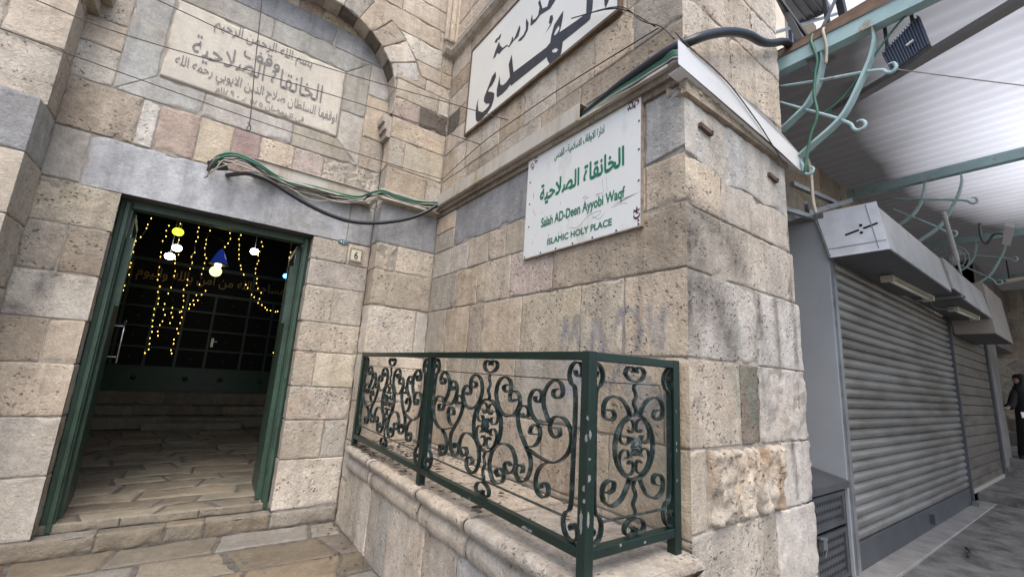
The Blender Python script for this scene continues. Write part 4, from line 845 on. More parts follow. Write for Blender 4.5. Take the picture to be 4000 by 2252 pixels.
# ------------------------------------------------------------ white painted sign
ws = thing('waqf_sign', 'white metal sign with green Arabic and English lettering on the return wall', 'sign', loc=(2.12, 2.25, 2.56))
WSM = mat('white_sign_paint', (.66, .67, .65), .38, var=.03, scale=2, dirt=(.47, .44, .39), dscale=5, dlo=.54, dhi=.80, streak=(1, 1, .35))
XS = XR-.028
b = MB(); b.box((XS, 1.642, 2.562), (XS+.02, 2.862, 3.512)); b.build('board', WSM, ws, bevel=.003)
b = MB()
EDG = mat('rusty_edge', (.25, .20, .16), .7, var=.4, scale=20)
b.box((XS-.001, 1.636, 2.558), (XS+.024, 1.6418, 3.516)); b.box((XS+.001, 1.6418, 2.5555), (XS+.024, 2.862, 2.5618)); b.build('edge_strip', EDG, ws)
SG = mat('sign_green', (.010, .155, .080), .5, var=.12, scale=30)
mW = lambda u, v, d: (XS-d, -u, v)
letters('lettering', 'ادارة الاوقاف الاسلامية - القدس', mW, (-2.505, -1.962, 3.330, 3.415), SG, ws, .022)
letters('lettering', 'الخانقاة الصلاحية', mW, (-2.672, -1.776, 2.985, 3.175), SG, ws, .030)
letters('lettering', 'Salah AD-Deen Ayyobi Waqf', mW, (-2.636, -1.768, 2.765, 2.872), SG, ws, .026, arabic=False)
letters('lettering', 'ISLAMIC HOLY PLACE', mW, (-2.547, -1.876, 2.622, 2.674), SG, ws, .026, arabic=False)
MAR = mat('maroon_paint', (.09, .012, .03), .5)
def flourish(name, y, z, sy_, sz, rot, k=1.0):
    mb = MB(); c, s = math.cos(rot), math.sin(rot)
    def mp(u, v, d): u *= k; v *= k; return (XS-.0015-max(0, d*.001), y-(u*c-v*s)*sy_, z+(u*s+v*c)*sz)
    def blob(pts):
        P = crom([Vector(p) for p in pts]+[Vector(pts[0])], 4)[:-1]; mb.add([mp(p.x, p.y, 0) for p in P], [tuple(range(len(P)))])
    def cres(cx, cy_, r, a0, a1, w0):
        n = 14; o = []; i_ = []
        for q in range(n+1):
            t = math.radians(a0+(a1-a0)*q/n); h = w0*math.sin(math.pi*q/n)+.001
            o.append((cx+(r+h)*math.cos(t), cy_+(r+h)*math.sin(t))); i_.append((cx+(r-h)*math.cos(t), cy_+(r-h)*math.sin(t)))
        for q in range(n): mb.add([mp(*o[q], 0), mp(*o[q+1], 0), mp(*i_[q+1], 0), mp(*i_[q], 0)], [(0, 1, 2, 3)])
    cres(0, 0, .030, 150, 390, .009); cres(.016, .030, .016, 60, 300, .007); cres(-.018, .026, .014, -60, 200, .007)
    blob([(0, .078), (.010, .060), (.004, .040), (-.006, .050)]); blob([(-.034, .058), (-.018, .046), (-.014, .034), (-.028, .040)]); blob([(.034, .052), (.020, .042), (.018, .030), (.030, .036)])
    mb.build(name, MAR, ws)
flourish('corner_ornament', 1.672, 2.640, 1, 1, 0, .75)
for y, z, r in ((1.680, 3.440, 2.2), (1.728, 3.450, 2.7), (2.805, 3.405, -2.6), (2.755, 3.450, -3.0)): flourish('corner_ornament', y, z, 1, 1, r, .62)
screw = None
SCW = mat('screw_head', (.10, .10, .11), .4, metal=.8)
for (y, z) in ((2.819, 3.253), (2.810, 3.048), (2.803, 2.839), (2.84, 2.575), (2.628, 2.575), (2.441, 2.575), (2.254, 2.575), (2.053, 2.575), (1.837, 2.575), (1.658, 2.60), (1.656, 2.575), (1.656, 2.871), (1.656, 3.09), (1.656, 3.296), (1.66, 3.495), (1.92, 3.495), (2.165, 3.495), (2.393, 3.495), (2.612, 3.495), (2.835, 3.49)):
    if screw is None:
        a = MB(); a.lathe([(.008, 0), (.007, -.003), (.002, -.004)], n=10, axis='X'); screw = a.build('screw', SCW, ws); q = screw
    else: q = screw.copy(); COL.objects.link(q); q.parent = ws; q.matrix_parent_inverse = Matrix.Translation(-ws.location)
    q.location = (XS-.0005, y, z)
# worn scratches and pencil scribbles in the paint
b = MB()
for pts, r in (([(1.971, 2.999), (1.957, 2.891)], .0016), ([(1.933, 3.008), (1.928, 2.95), (1.924, 2.889)], .0016), ([(2.00, 2.895), (2.03, 2.885), (1.96, 2.885)], .0013), ([(2.12, 2.92), (2.16, 2.905), (2.10, 2.895), (2.15, 2.88)], .0012), ([(2.289, 2.707), (2.2, 2.69), (2.1, 2.75), (1.981, 2.757), (2.0, 2.73), (2.06, 2.72)], .0014), ([(2.06, 2.66+.08), (2.0, 2.70), (1.94, 2.73)], .0012), ([(1.88, 2.75), (1.80, 2.755), (1.75, 2.745)], .0012)):
    b.tube([(XS-.0006, y, z) for y, z in pts], r, 4)
b.build('pencil_scribble', mat('pencil', (.36, .37, .38), .7), ws)
b = MB()
for k in range(3): b.plate([(XS-.0012, 1.88-.02*k, 2.758+.008*k), (XS-.0012, 1.76, 2.776+.005*k), (XS-.0012, 1.66-.01*k, 2.790), (XS-.0012, 1.78, 2.770+.006*k)], (-1, 0, 0), .0004)
rr = random.Random(4)
for k in range(16):
    y = rr.uniform(2.3, 2.8); z = rr.uniform(2.62, 3.2); h = rr.uniform(.01, .05); b.plate([(XS-.0012, y, z), (XS-.0012, y-.004, z), (XS-.0012, y-.003, z+h), (XS-.0012, y-.001, z+h)], (-1, 0, 0), .0004)
b.build('rust_scratch', mat('scratch', (.30, .25, .19), .8), ws)['kind'] = 'stuff'
# ------------------------------------------------------------ big black on white school sign
bs = thing('school_sign', 'large white sign with bold black Arabic lettering in rusty frame, high on return wall', 'sign', loc=(2.1, 3.0, 4.29))
XQ = XR-.035
b = MB(); b.box((XQ, 1.84, 4.30), (XQ+.02, 4.135, 5.42)); b.build('board', mat('white_board', (.70, .69, .64), .4, var=.04, scale=2, dirt=(.52, .44, .32), dscale=2.5, dlo=.6, dhi=.85), bs)
FRM = mat('rusty_frame', (.10, .07, .045), .7, var=.4, scale=12, dirt=(.16, .085, .045), dscale=9, dlo=.5, dhi=.65)
for a, c in (((1.825, 4.28), (4.15, 4.31)), ((1.825, 5.41), (4.15, 5.44)), ((1.825, 4.31), (1.85, 5.41)), ((4.125, 4.31), (4.15, 5.41))):
    b = MB(); b.box((XQ-.008, a[0], a[1]), (XQ+.034, c[0], c[1])); b.build('frame_bar', FRM, bs, bevel=.003)
BLKP = mat('black_sign_paint', (.030, .030, .036), .55, var=.25, scale=10, streak=(1, 1, .2))
from mathutils.geometry import tessellate_polygon
def tri(mb, loops, x):
    L_ = [[Vector((a, b, 0)) for a, b in lp] for lp in loops]; fl = [p for lp in L_ for p in lp]
    mb.add([(x, p.x, p.y) for p in fl], [list(t) for t in tessellate_polygon(L_)])
for k, pts in BLACK_SIGN.items():
    if 'hole' in k: continue
    b = MB(); tri(b, [pts]+([BLACK_SIGN['hole1'], BLACK_SIGN['hole2']] if k == 'main' else []), XQ-.0015); b.build('lettering', BLKP, bs)
# ------------------------------------------------------------ cable trays and cables
TRAY = mat('cream_trunking', (.46, .43, .38), .45, var=.1, scale=5, dirt=(.30, .22, .12), dscale=6, dlo=.52, dhi=.72, streak=(1, 1, .25))
WSHEET = mat('white_sheet_metal', (.62, .63, .64), .35, var=.05, scale=3)
t = thing('cable_tray', 'stained cream cable trunking along the return wall above the sign', 'cable tray', loc=(2.1, 3.2, 3.52))
X1 = XR-.085
def f(mb):
    mb.box((X1, 2.17, 3.526), (X1+.004, 4.62, 3.675)); mb.box((X1+.004, 2.17, 3.671), (XR, 4.62, 3.675)); mb.plate([(X1-.006, 2.17, 3.526), (X1-.006, 4.62, 3.526), (X1-.006, 4.62, 3.545), (X1-.006, 2.17, 3.545)], (-1, 0, 0), .003)
child('closed_cover', TRAY, t, f)
child('open_channel', TRAY, t, lambda mb: (mb.box((X1, 1.40, 3.522), (XR, 4.62, 3.526)), mb.box((X1, 1.40, 3.526), (X1+.003, 2.17, 3.540)), mb.box((XR-.006, 1.36, 3.526), (XR, 2.17, 3.69)), mb.box((XR-.02, 1.36, 3.69), (XR, 2.17, 3.694))))
t = thing('cable_tray', 'white folded sheet metal trunking along the street side of the corner pier', 'cable tray', loc=(2.9, 1.3, 3.4))
def f(mb):
    yy = 1.285
    mb.plate([(2.0, yy, 3.435), (3.12, yy-.01, 3.362), (3.72, yy, 3.325), (3.72, yy, 3.47), (3.12, yy-.02, 3.535), (2.6, yy-.012, 3.555), (2.0, yy, 3.60)], (0, -1, 0), .003)
    mb.plate([(2.03, yy+.002, 3.434), (3.72, yy+.002, 3.325), (3.72, 1.40, 3.40), (2.03, 1.37, 3.43)], (0, 0, -1), .003)
child('sheet_cover', WSHEET, t, f)
child('rear_flange', TRAY, t, lambda mb: mb.plate([(3.4, 1.34, 3.60), (3.86, 1.34, 3.53), (3.86, 1.34, 3.47), (3.4, 1.34, 3.50)], (0, -1, 0), .003))
t = thing('cable_tray', 'open cream cable trunking over the lintel carrying green conduits', 'cable tray', loc=(.8, 4.9, 3.42))
child('channel', TRAY, t, lambda mb: (mb.box((.15, 4.86, 3.43), (1.37, 4.95, 3.434)), mb.box((.15, 4.857, 3.43), (1.37, 4.86, 3.448)), mb.box((.15, 4.938, 3.434), (1.37, 4.942, 3.60)), mb.box((.15, 4.915, 3.60), (1.37, 4.942, 3.604))))
t = thing('cable_tray', 'short open cable trunking across the pilaster front', 'cable tray', loc=(1.75, 4.65, 3.46))
child('channel', TRAY, t, lambda mb: (mb.box((1.37, 4.63, 3.455), (2.12, 4.72, 3.459)), mb.box((1.37, 4.627, 3.455), (2.12, 4.63, 3.473)), mb.box((1.33, 4.63, 3.42), (1.372, 4.95, 3.424)), mb.box((1.33, 4.63, 3.42), (1.334, 4.90, 3.45)), mb.box((1.40, 4.705, 3.575), (2.12, 4.72, 3.60))))
CBK = mat('black_cable', (.012, .013, .016), .38, var=.2, scale=30)
CGR = mat('green_conduit', (.035, .13, .085), .45, var=.25, scale=9)
CWH = mat('cream_cable', (.38, .35, .29), .5, var=.2, scale=12)
CDK = mat('dark_cable', (.04, .045, .05), .5)
def cable(lab_, pts, r, m, name='cable', sub=6, grp=None, sag=None):
    mb = MB(); mb.tube(pts, r, 8, sub=sub); return tag(mb.build(name, m), lab_, 'cable', grp)
cable('thick black cable sagging from the lintel hole to the inner corner', [(-.05, 4.94, 3.35), (.076, 4.72, 3.333), (.169, 4.62, 3.314), (.309, 4.6, 3.283), (.477, 4.6, 3.216), (.671, 4.6, 3.146), (.869, 4.6, 3.099), (1.074, 4.6, 3.083), (1.282, 4.6, 3.115), (1.498, 4.6, 3.183), (1.724, 4.6, 3.285), (1.93, 4.6, 3.424), (2.09, 4.58, 3.58)], .021, CBK)
G1_ = [(-.204, 4.9, 3.37), (-.15, 4.80, 3.46), (-.06, 4.75, 3.51), (.035, 4.74, 3.515), (.19, 4.77, 3.49), (.35, 4.86, 3.46), (.53, 4.89, 3.45), (.75, 4.89, 3.465), (1.0, 4.885, 3.465), (1.2, 4.80, 3.46), (1.30, 4.66, 3.50), (1.42, 4.65, 3.55), (1.65, 4.66, 3.53), (1.90, 4.66, 3.56), (2.09, 4.62, 3.60)]
for k, (dx, dz, r, lab_) in enumerate(((0, 0, .012, 'upper green conduit arching out of the lintel hole'), (.01, -.030, .012, 'lower green conduit arching out of the lintel hole'))):
    cable(lab_, [(x+dx*k, y-.02*k, z+dz) for x, y, z in G1_], r, CGR, name='conduit')
rr = random.Random(3)
labs = ['cream cable sagging lowest below the lintel tray', 'thin cream cable twisted through the lintel tray', 'dusty grey cable along the lintel tray', 'pale cable crossing the green conduits', 'dark cable beneath the conduits at the pilaster', 'slack cream cable looped under the lintel hole']
for k in range(6):
    m = (CWH, CWH, CDK, CWH, CDK, CWH)[k]; p = []
    for x, y, z in G1_:
        j = .028 if k not in (0, 5) else .045
        p.append((x+rr.uniform(-.03, .03), y-.01+rr.uniform(-.02, .02), z-.03-abs(rr.gauss(0, j))-(.05 if k in (0, 5) and x < 1.1 else 0)))
    cable(labs[k], p, (.006, .005, .007, .005, .008, .005)[k], m)
hb_ = MB(); hb_.add([(-.14+.09*math.cos(a*.52+.2*math.sin(3*a)), 4.945, 3.425+.045*math.sin(a*.52)) for a in range(12)]+[(-.14, 4.944, 3.425)], [(i, (i+1) % 12, 12) for i in range(12)])
hb_.build('wall_hole', mat('hole_black', (.008, .008, .008), .95), bld)
cable('heavy black cable leaving the open tray and bridging to the canopy beam', [(2.115, 2.40, 3.575), (2.115, 2.20, 3.580), (2.095, 1.95, 3.605), (2.085, 1.75, 3.625), (2.075, 1.42, 3.635), (2.13, 1.28, 3.66), (2.281, 1.25, 3.77), (2.531, 1.24, 3.93), (2.811, 1.25, 4.075), (3.083, 1.27, 4.18), (3.30, 1.28, 4.30), (3.497, 1.28, 4.425), (3.62, 1.28, 4.45), (3.70, 1.28, 4.40)], .030, CBK)
for k, (m, r, lab_) in enumerate(((CGR, .013, 'green conduit lying against the black cable in the open tray'), (CGR, .012, 'second green conduit in the open tray'), (CGR, .011, 'third green conduit low in the open tray'), (CWH, .008, 'cream cable in the front of the open tray'), (CDK, .010, 'dark cable at the bottom of the open tray'), (CWH, .006, 'thin pale cable at the lip of the open tray'))):
    z0 = 3.60-.012*k
    cable(lab_, [(2.10-.004*k, 2.4, 3.57-.006*k), (2.10-.004*k, 2.17, 3.565-.005*k), (2.09-.005*k, 1.9, z0-.01+.01*(k % 2)), (2.085-.004*k, 1.65, z0+.012-.006*k), (2.08, 1.45, z0+.015-.004*k), (2.10, 1.33, z0-.008), (2.4, 1.315, 3.545-.01*k), (3.0, 1.315, 3.50-.01*k), (3.6, 1.315, 3.46-.008*k), (3.85, 1.33, 3.47+.015*k)], r, m, name='conduit' if m is CGR else 'cable')
cable('thin black wire drooping over the white sheet metal', [(2.0, 1.30, 3.66), (2.10, 1.275, 3.60), (2.5, 1.262, 3.56), (2.9, 1.262, 3.44), (3.12, 1.265, 3.35), (3.4, 1.30, 3.31)], .004, CDK)
# steel wires strung across the portal
STW = mat('rusty_wire', (.06, .05, .045), .5, metal=.5)
def wire(lab_, pts, r=.0045): return cable(lab_, pts, r, STW, name='steel_wire', sub=4, grp='steel wires across the portal')
wire('lowest of the three long wires across the inscription, tied at the corner', [(-3.2, 4.66, 4.04), (-1.625, 4.66, 3.93), (-.872, 4.66, 3.90), (.097, 4.66, 3.88), (1.395, 4.66, 3.898), (2.12, 4.66, 3.93)])
wire('middle long wire across the inscription, ending on the return wall', [(-3.4, 4.62, 4.40), (-1.47, 4.60, 4.228), (-.883, 4.56, 4.20), (.02, 4.45, 4.25), (.9, 4.2, 4.20), (1.6, 3.95, 4.10), (2.125, 3.756, 4.017)])
wire('upper long wire across the inscription, ending below the black lettered sign', [(-2.4, 4.62, 4.76), (-.797, 4.6, 4.658), (-.027, 4.55, 4.60), (.9, 4.25, 4.52), (1.6, 3.70, 4.28), (2.09, 3.2, 4.03)])
wire('wire running along the return wall from the inner corner to the pier', [(2.13, 4.68, 3.93), (2.118, 3.756, 4.017), (2.118, 3.16, 4.01), (2.118, 2.4, 3.98), (2.118, 1.50, 3.90)])
wire('wire tying the black lettered sign to the pier', [(2.06, 2.30, 4.52), (2.085, 1.83, 4.28), (2.11, 1.52, 3.92)])
wire('second wire tying the black lettered sign to the pier', [(2.06, 2.18, 4.46), (2.08, 1.80, 4.27), (2.10, 1.62, 4.03), (2.10, 1.47, 3.88), (2.08, 1.36, 3.70)])
wire('vertical wire hanging in front of the inscription with a looped end', [(-.14, 4.64, 6.2), (-.058, 4.64, 5.209), (.0, 4.64, 4.4), (.045, 4.64, 3.86), (.03, 4.64, 3.82), (.06, 4.635, 3.79), (.055, 4.64, 3.74), (.03, 4.64, 3.76), (.05, 4.64, 3.80)])
# ------------------------------------------------------------ shops beyond the pier
sh = thing('shop_building', 'dim stone market building behind the roller shutters under the street canopy', 'shop building', loc=(9, 1.9, .2))
wb = MB(); YW = 1.95
mW2 = lambda u, v, d: (u, YW-d, v)
zz = [.17, .7, 1.2, 1.7, 2.2, 2.7, 3.1, 3.5, 3.9, 4.5, 5.0]; rr = random.Random(9)
for i, (a, b) in enumerate(zip(zz, zz[1:])):
    if b < 2.6: cu = [3.5, 4.46]
    else:
        cu = [3.5]
        while cu[-1] < 15.6: cu.append(cu[-1]+rr.uniform(.5, .95))
        cu[-1] = 16.4
    courses(wb, mW2, [(a, b, cu, [rr.choice('qtoqte') for _ in range(30)])], amp=.008, step=.07)
wb.box((3.5, YW+.009, .1), (16.4, YW+.4, 5.0), 1)
wb.build('upper_wall', [STONE, MORTAR], sh)
GALV = mat('galvanised_grey', (.30, .315, .335), .34, metal=.55, var=.12, scale=4, dirt=(.17, .165, .16), dscale=3.5, dlo=.5, dhi=.72)
GPAINT = mat('grey_panel_paint', (.29, .31, .335), .38, var=.08, scale=2, dirt=(.34, .36, .37), dscale=5, dlo=.60, dhi=.80, bump=.35, bscale=3.5)
BRIGHT = mat('bright_zinc', (.78, .80, .84), .36, metal=.15, var=.1, scale=9, bump=.12, bscale=9, dirt=(.50, .44, .34), dscale=5, dlo=.68, dhi=.8)
SHUT = mat('shutter_slats', (.36, .355, .34), .32, metal=.6, var=.10, scale=3, dirt=(.18, .165, .14), dscale=2.6, dlo=.42, dhi=.68, streak=(.35, 1, 1.6), bump=.35, bscale=3)
SHUT2 = mat('brown_shutter_slats', (.16, .143, .122), .5, metal=.4, var=.15, scale=2, dirt=(.085, .075, .065), dscale=4, dlo=.45, dhi=.65, streak=(.4, 1, 1.4))
DARKM = mat('dark_grey_metal', (.075, .080, .088), .45, metal=.3, var=.15, scale=6)
YS = 1.42
def shutter(x0, x1, z0, z1, h, m, lab_sub, flat=False):
    mb = MB(); n = int(round((z1-z0)/h)); h = (z1-z0)/n
    prof = [(.006, 0), (-.004, .03), (-.014, .16), (-.022, .42), (-.020, .66), (-.010, .85), (.004, .93), (.014, .96)] if not flat else [(0, 0), (.006, .01), (-.006, .06), (-.008, .5), (-.006, .94), (.004, .98)]
    for i in range(n):
        vs = []; jx = 0
        for d, t in prof:
            for x in (x0, x1): vs.append((x, YS+d, z0+(i+t)*h))
        mb.add(vs, [(2*k, 2*k+1, 2*k+3, 2*k+2) for k in range(len(prof)-1)], smooth=not flat)
    mb.add([(x0, YS+.02, z0), (x1, YS+.02, z0), (x1, YS+.02, z1), (x0, YS+.02, z1)], [(0, 1, 2, 3)])
    return mb.build(lab_sub, m, sh)
s1 = shutter(4.60, 9.08, .42, 2.82, .089, SHUT, 'roller_shutter')
child('bottom_bar', DARKM, s1, lambda mb: mb.box((4.60, YS-.022, .205), (9.08, YS+.02, .42)), bevel=.004)
child('shutter_latch', DARKM, s1, lambda mb: mb.box((6.85, YS-.06, .26), (6.90, YS-.022, .36)))
child('lock_foot', GALV, s1, lambda mb: mb.box((9.02, YS-.10, .21), (9.16, YS-.03, .25)))
s2 = shutter(9.32, 12.1, .33, 2.78, .150, SHUT2, 'roller_shutter', True); s2['label'] = 'brown flat slatted second shutter'
child('bottom_bar', mat('pale_sill_bar', (.30, .28, .25), .6), s2, lambda mb: mb.box((9.32, YS-.03, .325), (12.1, YS+.02, .38)))
child('shutter_guide', GALV, sh, lambda mb: (mb.box((4.50, YS-.04, .2), (4.53, YS+.03, 2.80)), mb.box((4.56, YS-.03, .2), (4.60, YS+.03, 2.80))))
child('shutter_guide', DARKM, sh, lambda mb: [mb.box((9.08+.06*k, YS-.05+.015*k, .2), (9.13+.06*k, YS+.03, 2.85)) for k in range(4)])
child('shutter_guide', DARKM, sh, lambda mb: mb.box((12.1, YS-.04, .33), (12.3, YS+.4, 2.85)))
child('side_panel', GPAINT, sh, lambda mb: mb.box((4.47, YS-.02, .2), (4.50, 2.3, 3.22)))
child('top_rail', GALV, sh, lambda mb: (mb.bar((4.46, 1.40, 3.20), (4.46, 2.3, 3.20), .05), mb.bar((3.60, 1.62, 3.17), (4.46, 1.50, 3.21), .04)))
child('end_wall', mat('far_shop_wall', (.17, .16, .15), .9, var=.3, scale=2, bump=.5, bscale=9), sh, lambda mb: (mb.box((12.3, YS, .3), (13.6, 2.3, 4.4)), mb.box((12.3, YS+.01, 2.85), (16.4, 2.0, 4.4))))
child('support_frame', GALV, sh, lambda mb: (mb.bar((4.14, 1.6, 3.13), (5.97, 1.6, 3.86), .05), mb.bar((4.34, 1.6, 3.545), (5.54, 1.6, 3.69), .04), mb.bar((3.95, 1.6, 3.2), (3.97, 1.6, 3.75), .06), mb.bar((4.2, 1.45, 3.27), (5.0, 1.7, 3.35), .03)))
# awning boxes over the shutters
def awning(lab_, x0, x1, y0, z0, z1, m, cap=False, grp='metal awning boxes over the shutters'):
    a = thing('awning_box', lab_, 'awning', grp, loc=((x0+x1)/2, 1.2, z0))
    def f(mb):
        q = [(y0, z0), (1.40, z0), (1.47, z1), (y0+.06, z1-.02)]
        vs = [(x, y, z) for x in (x0, x1) for y, z in q]
        mb.add(vs, [(3, 2, 1, 0), (4, 5, 6, 7), (0, 1, 5, 4), (1, 2, 6, 5), (2, 3, 7, 6), (3, 0, 4, 7)])
    child('shell', m, a, f, bevel=.006)
    child('soffit', DARKM, a, lambda mb: mb.plate([(x0+.01, y0+.012, z0-.003), (x1-.01, y0+.012, z0-.003), (x1-.01, 1.395, z0-.003), (x0+.01, 1.395, z0-.003)], (0, 0, -1), .004))
    if cap:
        def g_(mb):
            q = [(y0-.004, z0-.01), (1.38, z0-.01), (1.48, z1+.01), (y0+.05, z1)]
            mb.plate([(x0-.002, y, z) for y, z in q], (-1, 0, 0), .006)
        child('end_cap', BRIGHT, a, g_)
        def h_(mb):
            for y, z in ((1.20, 2.985), (1.07, 3.015)): mb.bar((x0-.010, y-.05, z+.012), (x0-.010, y+.05, z-.012), .016, .004, upv=(1, 0, 0))
            for y, z in ((1.135, 3.035), (1.135, 2.97)): mb.lathe([(.012, -.002), (.012, .002)], (x0-.010, y, z), 10, axis='X')
        child('vent_slot', mat('slot_black', (.006, .006, .006), .8), a, h_)
        child('seam_strip', GALV, a, lambda mb: (mb.bar((x0-.010, 1.03, z0+.01), (x0-.010, 1.09, z1-.01), .006, .005), mb.bar((x0-.010, y0+.01, z0+.07), (x0-.010, 1.38, z0+.07), .006, .005), mb.bar((x0-.012, 1.37, z0), (x0-.012, 1.46, z1), .022, .005)))
    return a
LG = mat('pale_grey_awning', (.44, .44, .43), .42, metal=.2, var=.08, scale=3, dirt=(.25, .225, .19), dscale=2.5, dlo=.48, dhi=.75, bump=.35, bscale=4)
awning('nearest grey awning box with bright zinc end cap and slots', 4.45, 6.72, .965, 2.80, 3.22, LG, True)
awning('short grey awning section after the dark seam', 6.75, 7.42, .945, 2.84, 3.23, LG)
awning('longer grey awning box in the middle of the row', 7.44, 9.45, .98, 2.84, 3.27, LG)
awning('brownish awning board farthest along the row', 9.48, 11.2, .96, 2.62, 3.42, mat('tan_awning', (.29, .26, .235), .6, var=.1, scale=2))
TL = mat('tube_housing', (.45, .43, .36), .5)
def tube_lamp(lab_, p, q):
    a = thing('tube_light', lab_, 'lamp', 'tube lights under the awnings', loc=p)
    child('housing', TL, a, lambda mb: mb.bar(p, q, .07, .03)); d = Vector((0, 0, -.035))
    child('tube', mat('dusty_tube', (.60, .58, .50), .3), a, lambda mb: mb.tube([Vector(p)+d, Vector(q)+d], .016, 8, sub=0))
    child('end_socket', mat('socket_cream', (.42, .40, .34), .5), a, lambda mb: [mb.box((e[0]-.03, e[1]-.05, e[2]-.06), (e[0]+.03, e[1]+.05, e[2])) for e in (p, q)])
tube_lamp('dusty tube light under the nearest awning box', (5.44, 1.22, 2.785), (6.80, 1.18, 2.785))
tube_lamp('brighter tube light under the middle awning box', (8.0, 1.16, 2.825), (9.0, 1.10, 2.825))
b = MB(); b.bar((7.16, 1.37, 2.81), (7.13, .945, 2.81), .045, .03); tag(b.build('awning_bracket', GALV), 'pale flat bar crossing the awning soffits', 'bracket')
b = MB(); b.tube([(6.80, 1.18, 2.75), (7.2, 1.2, 2.70), (7.6, 1.18, 2.74), (8.0, 1.16, 2.80)], .008, 6); tag(b.build('cable', CDK), 'thin cable linking the two tube lights', 'cable')
b = MB(); b.tube([(6.62, .93, 3.70), (6.95, .925, 3.27), (7.02, .925, 3.20), (7.18, .93, 3.06)], .022, 8, taper=lambda t: 1 if t < .55 else max(.25, 1.6-t*1.5)); tag(b.build('broom_pole', mat('pale_pole', (.42, .43, .42), .4)), 'pale pole leaning against the awning front', 'pole')
# perforated cabinet in the recess
cb = thing('meter_cabinet', 'dark grey metal cabinet with perforated doors beside the roller shutter', 'cabinet', loc=(4.1, 1.6, .2))
child('body', mat('cabinet_inside', (.008, .008, .009), .8), cb, lambda mb: (mb.box((3.76, 1.46, .19), (4.44, 1.95, .86)), mb.box((3.76, 1.415, .19), (3.80, 1.46, .86)), mb.box((4.41, 1.415, .19), (4.455, 1.46, .86))))
child('lid', DARKM, cb, lambda mb: mb.add([(3.70, 1.38, .865), (4.455, 1.38, .865), (4.455, 2.0, 1.00), (3.70, 2.0, 1.00), (3.70, 1.38, .915), (4.455, 1.38, .915), (4.455, 2.0, 1.05), (3.70, 2.0, 1.05)], [(0, 3, 2, 1), (4, 5, 6, 7), (0, 1, 5, 4), (1, 2, 6, 5), (2, 3, 7, 6), (3, 0, 4, 7)]))
def perf(mb, x0, x1, z0, z1, y):
    nx = int((x1-x0)/.030); nz = int((z1-z0)/.052); cx, cz = (x1-x0)/nx, (z1-z0)/nz
    for i in range(nx):
        for j in range(nz):
            sft = .5 if i % 2 else 0
            X, Z = x0+i*cx, z0+j*cz
            o = [(X, Z), (X+cx, Z), (X+cx, Z+cz), (X, Z+cz)]; mx_, mz = X+cx/2, Z+cz*(.5)
            a, b_ = cx*.30, cz*.36
            q = [(mx_, mz-b_), (mx_+a, mz), (mx_, mz+b_), (mx_-a, mz)]
            if i % 2: q = [(u, v) for u, v in q]
            vs = [(u, y, v) for u, v in o+q]
            mb.add(vs, [(0, 1, 5, 4), (1, 2, 6, 5), (2, 3, 7, 6), (3, 0, 4, 7)])
for z0, z1 in ((.60, .84), (.22, .57)):
    def f(mb):
        perf(mb, 3.83, 4.37, z0+.03, z1-.03, 1.418)
        for a, b_, c, d in ((3.80, z0, 4.41, z0+.03), (3.80, z1-.03, 4.41, z1), (3.80, z0+.03, 3.83, z1-.03), (4.37, z0+.03, 4.41, z1-.03)): mb.box((a, 1.405, b_), (c, 1.425, d))
    d_ = child('perforated_door', DARKM, cb, f)
child('padlock', mat('steel_lock', (.42, .43, .45), .3, metal=.9), cb, lambda mb: (mb.box((3.83, 1.37, .50), (3.90, 1.40, .56)), mb.bar((3.80, 1.385, .585), (3.93, 1.385, .56), .02), mb.bar((3.86, 1.38, .45), (3.885, 1.375, .50), .012)))
# ------------------------------------------------------------ corrugated street canopy
cn = thing('street_canopy', 'rusty corrugated metal canopy on pale blue beams over the market street', 'canopy', loc=(9, 0, 4.4))
ROOF = mat('glow_masked_roofing', (.15, .145, .14), .6, var=.12, scale=1.2)
_n = ROOF.node_tree.nodes; _L = ROOF.node_tree.links            # made-up milky translucency; radial mask puts a bright glow into the sheet
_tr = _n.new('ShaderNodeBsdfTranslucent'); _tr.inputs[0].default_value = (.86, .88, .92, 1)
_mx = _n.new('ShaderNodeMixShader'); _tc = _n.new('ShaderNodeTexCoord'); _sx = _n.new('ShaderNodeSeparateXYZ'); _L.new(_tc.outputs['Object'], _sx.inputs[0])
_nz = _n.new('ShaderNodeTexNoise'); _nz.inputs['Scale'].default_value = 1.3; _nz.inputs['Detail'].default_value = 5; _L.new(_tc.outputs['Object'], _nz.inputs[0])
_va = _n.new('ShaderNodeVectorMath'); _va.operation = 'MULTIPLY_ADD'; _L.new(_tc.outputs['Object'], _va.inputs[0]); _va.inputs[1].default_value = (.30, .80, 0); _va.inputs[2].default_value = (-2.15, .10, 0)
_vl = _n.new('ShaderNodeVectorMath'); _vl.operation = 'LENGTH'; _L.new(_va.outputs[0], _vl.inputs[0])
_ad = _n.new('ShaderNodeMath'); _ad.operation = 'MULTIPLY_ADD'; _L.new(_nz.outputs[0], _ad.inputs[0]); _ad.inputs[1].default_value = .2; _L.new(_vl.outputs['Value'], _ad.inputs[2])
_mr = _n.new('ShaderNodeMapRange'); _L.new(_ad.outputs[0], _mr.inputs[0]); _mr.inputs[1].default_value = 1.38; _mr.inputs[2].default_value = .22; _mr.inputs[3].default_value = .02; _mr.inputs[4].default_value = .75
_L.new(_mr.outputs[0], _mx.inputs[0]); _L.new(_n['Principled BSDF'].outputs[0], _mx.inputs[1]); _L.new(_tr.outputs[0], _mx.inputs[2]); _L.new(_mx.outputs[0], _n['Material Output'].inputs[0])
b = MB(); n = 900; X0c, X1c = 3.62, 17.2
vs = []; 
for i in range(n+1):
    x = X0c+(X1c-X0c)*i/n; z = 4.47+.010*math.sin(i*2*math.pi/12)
    for y in (2.1, .4, -2.6): vs.append((x, y, z))
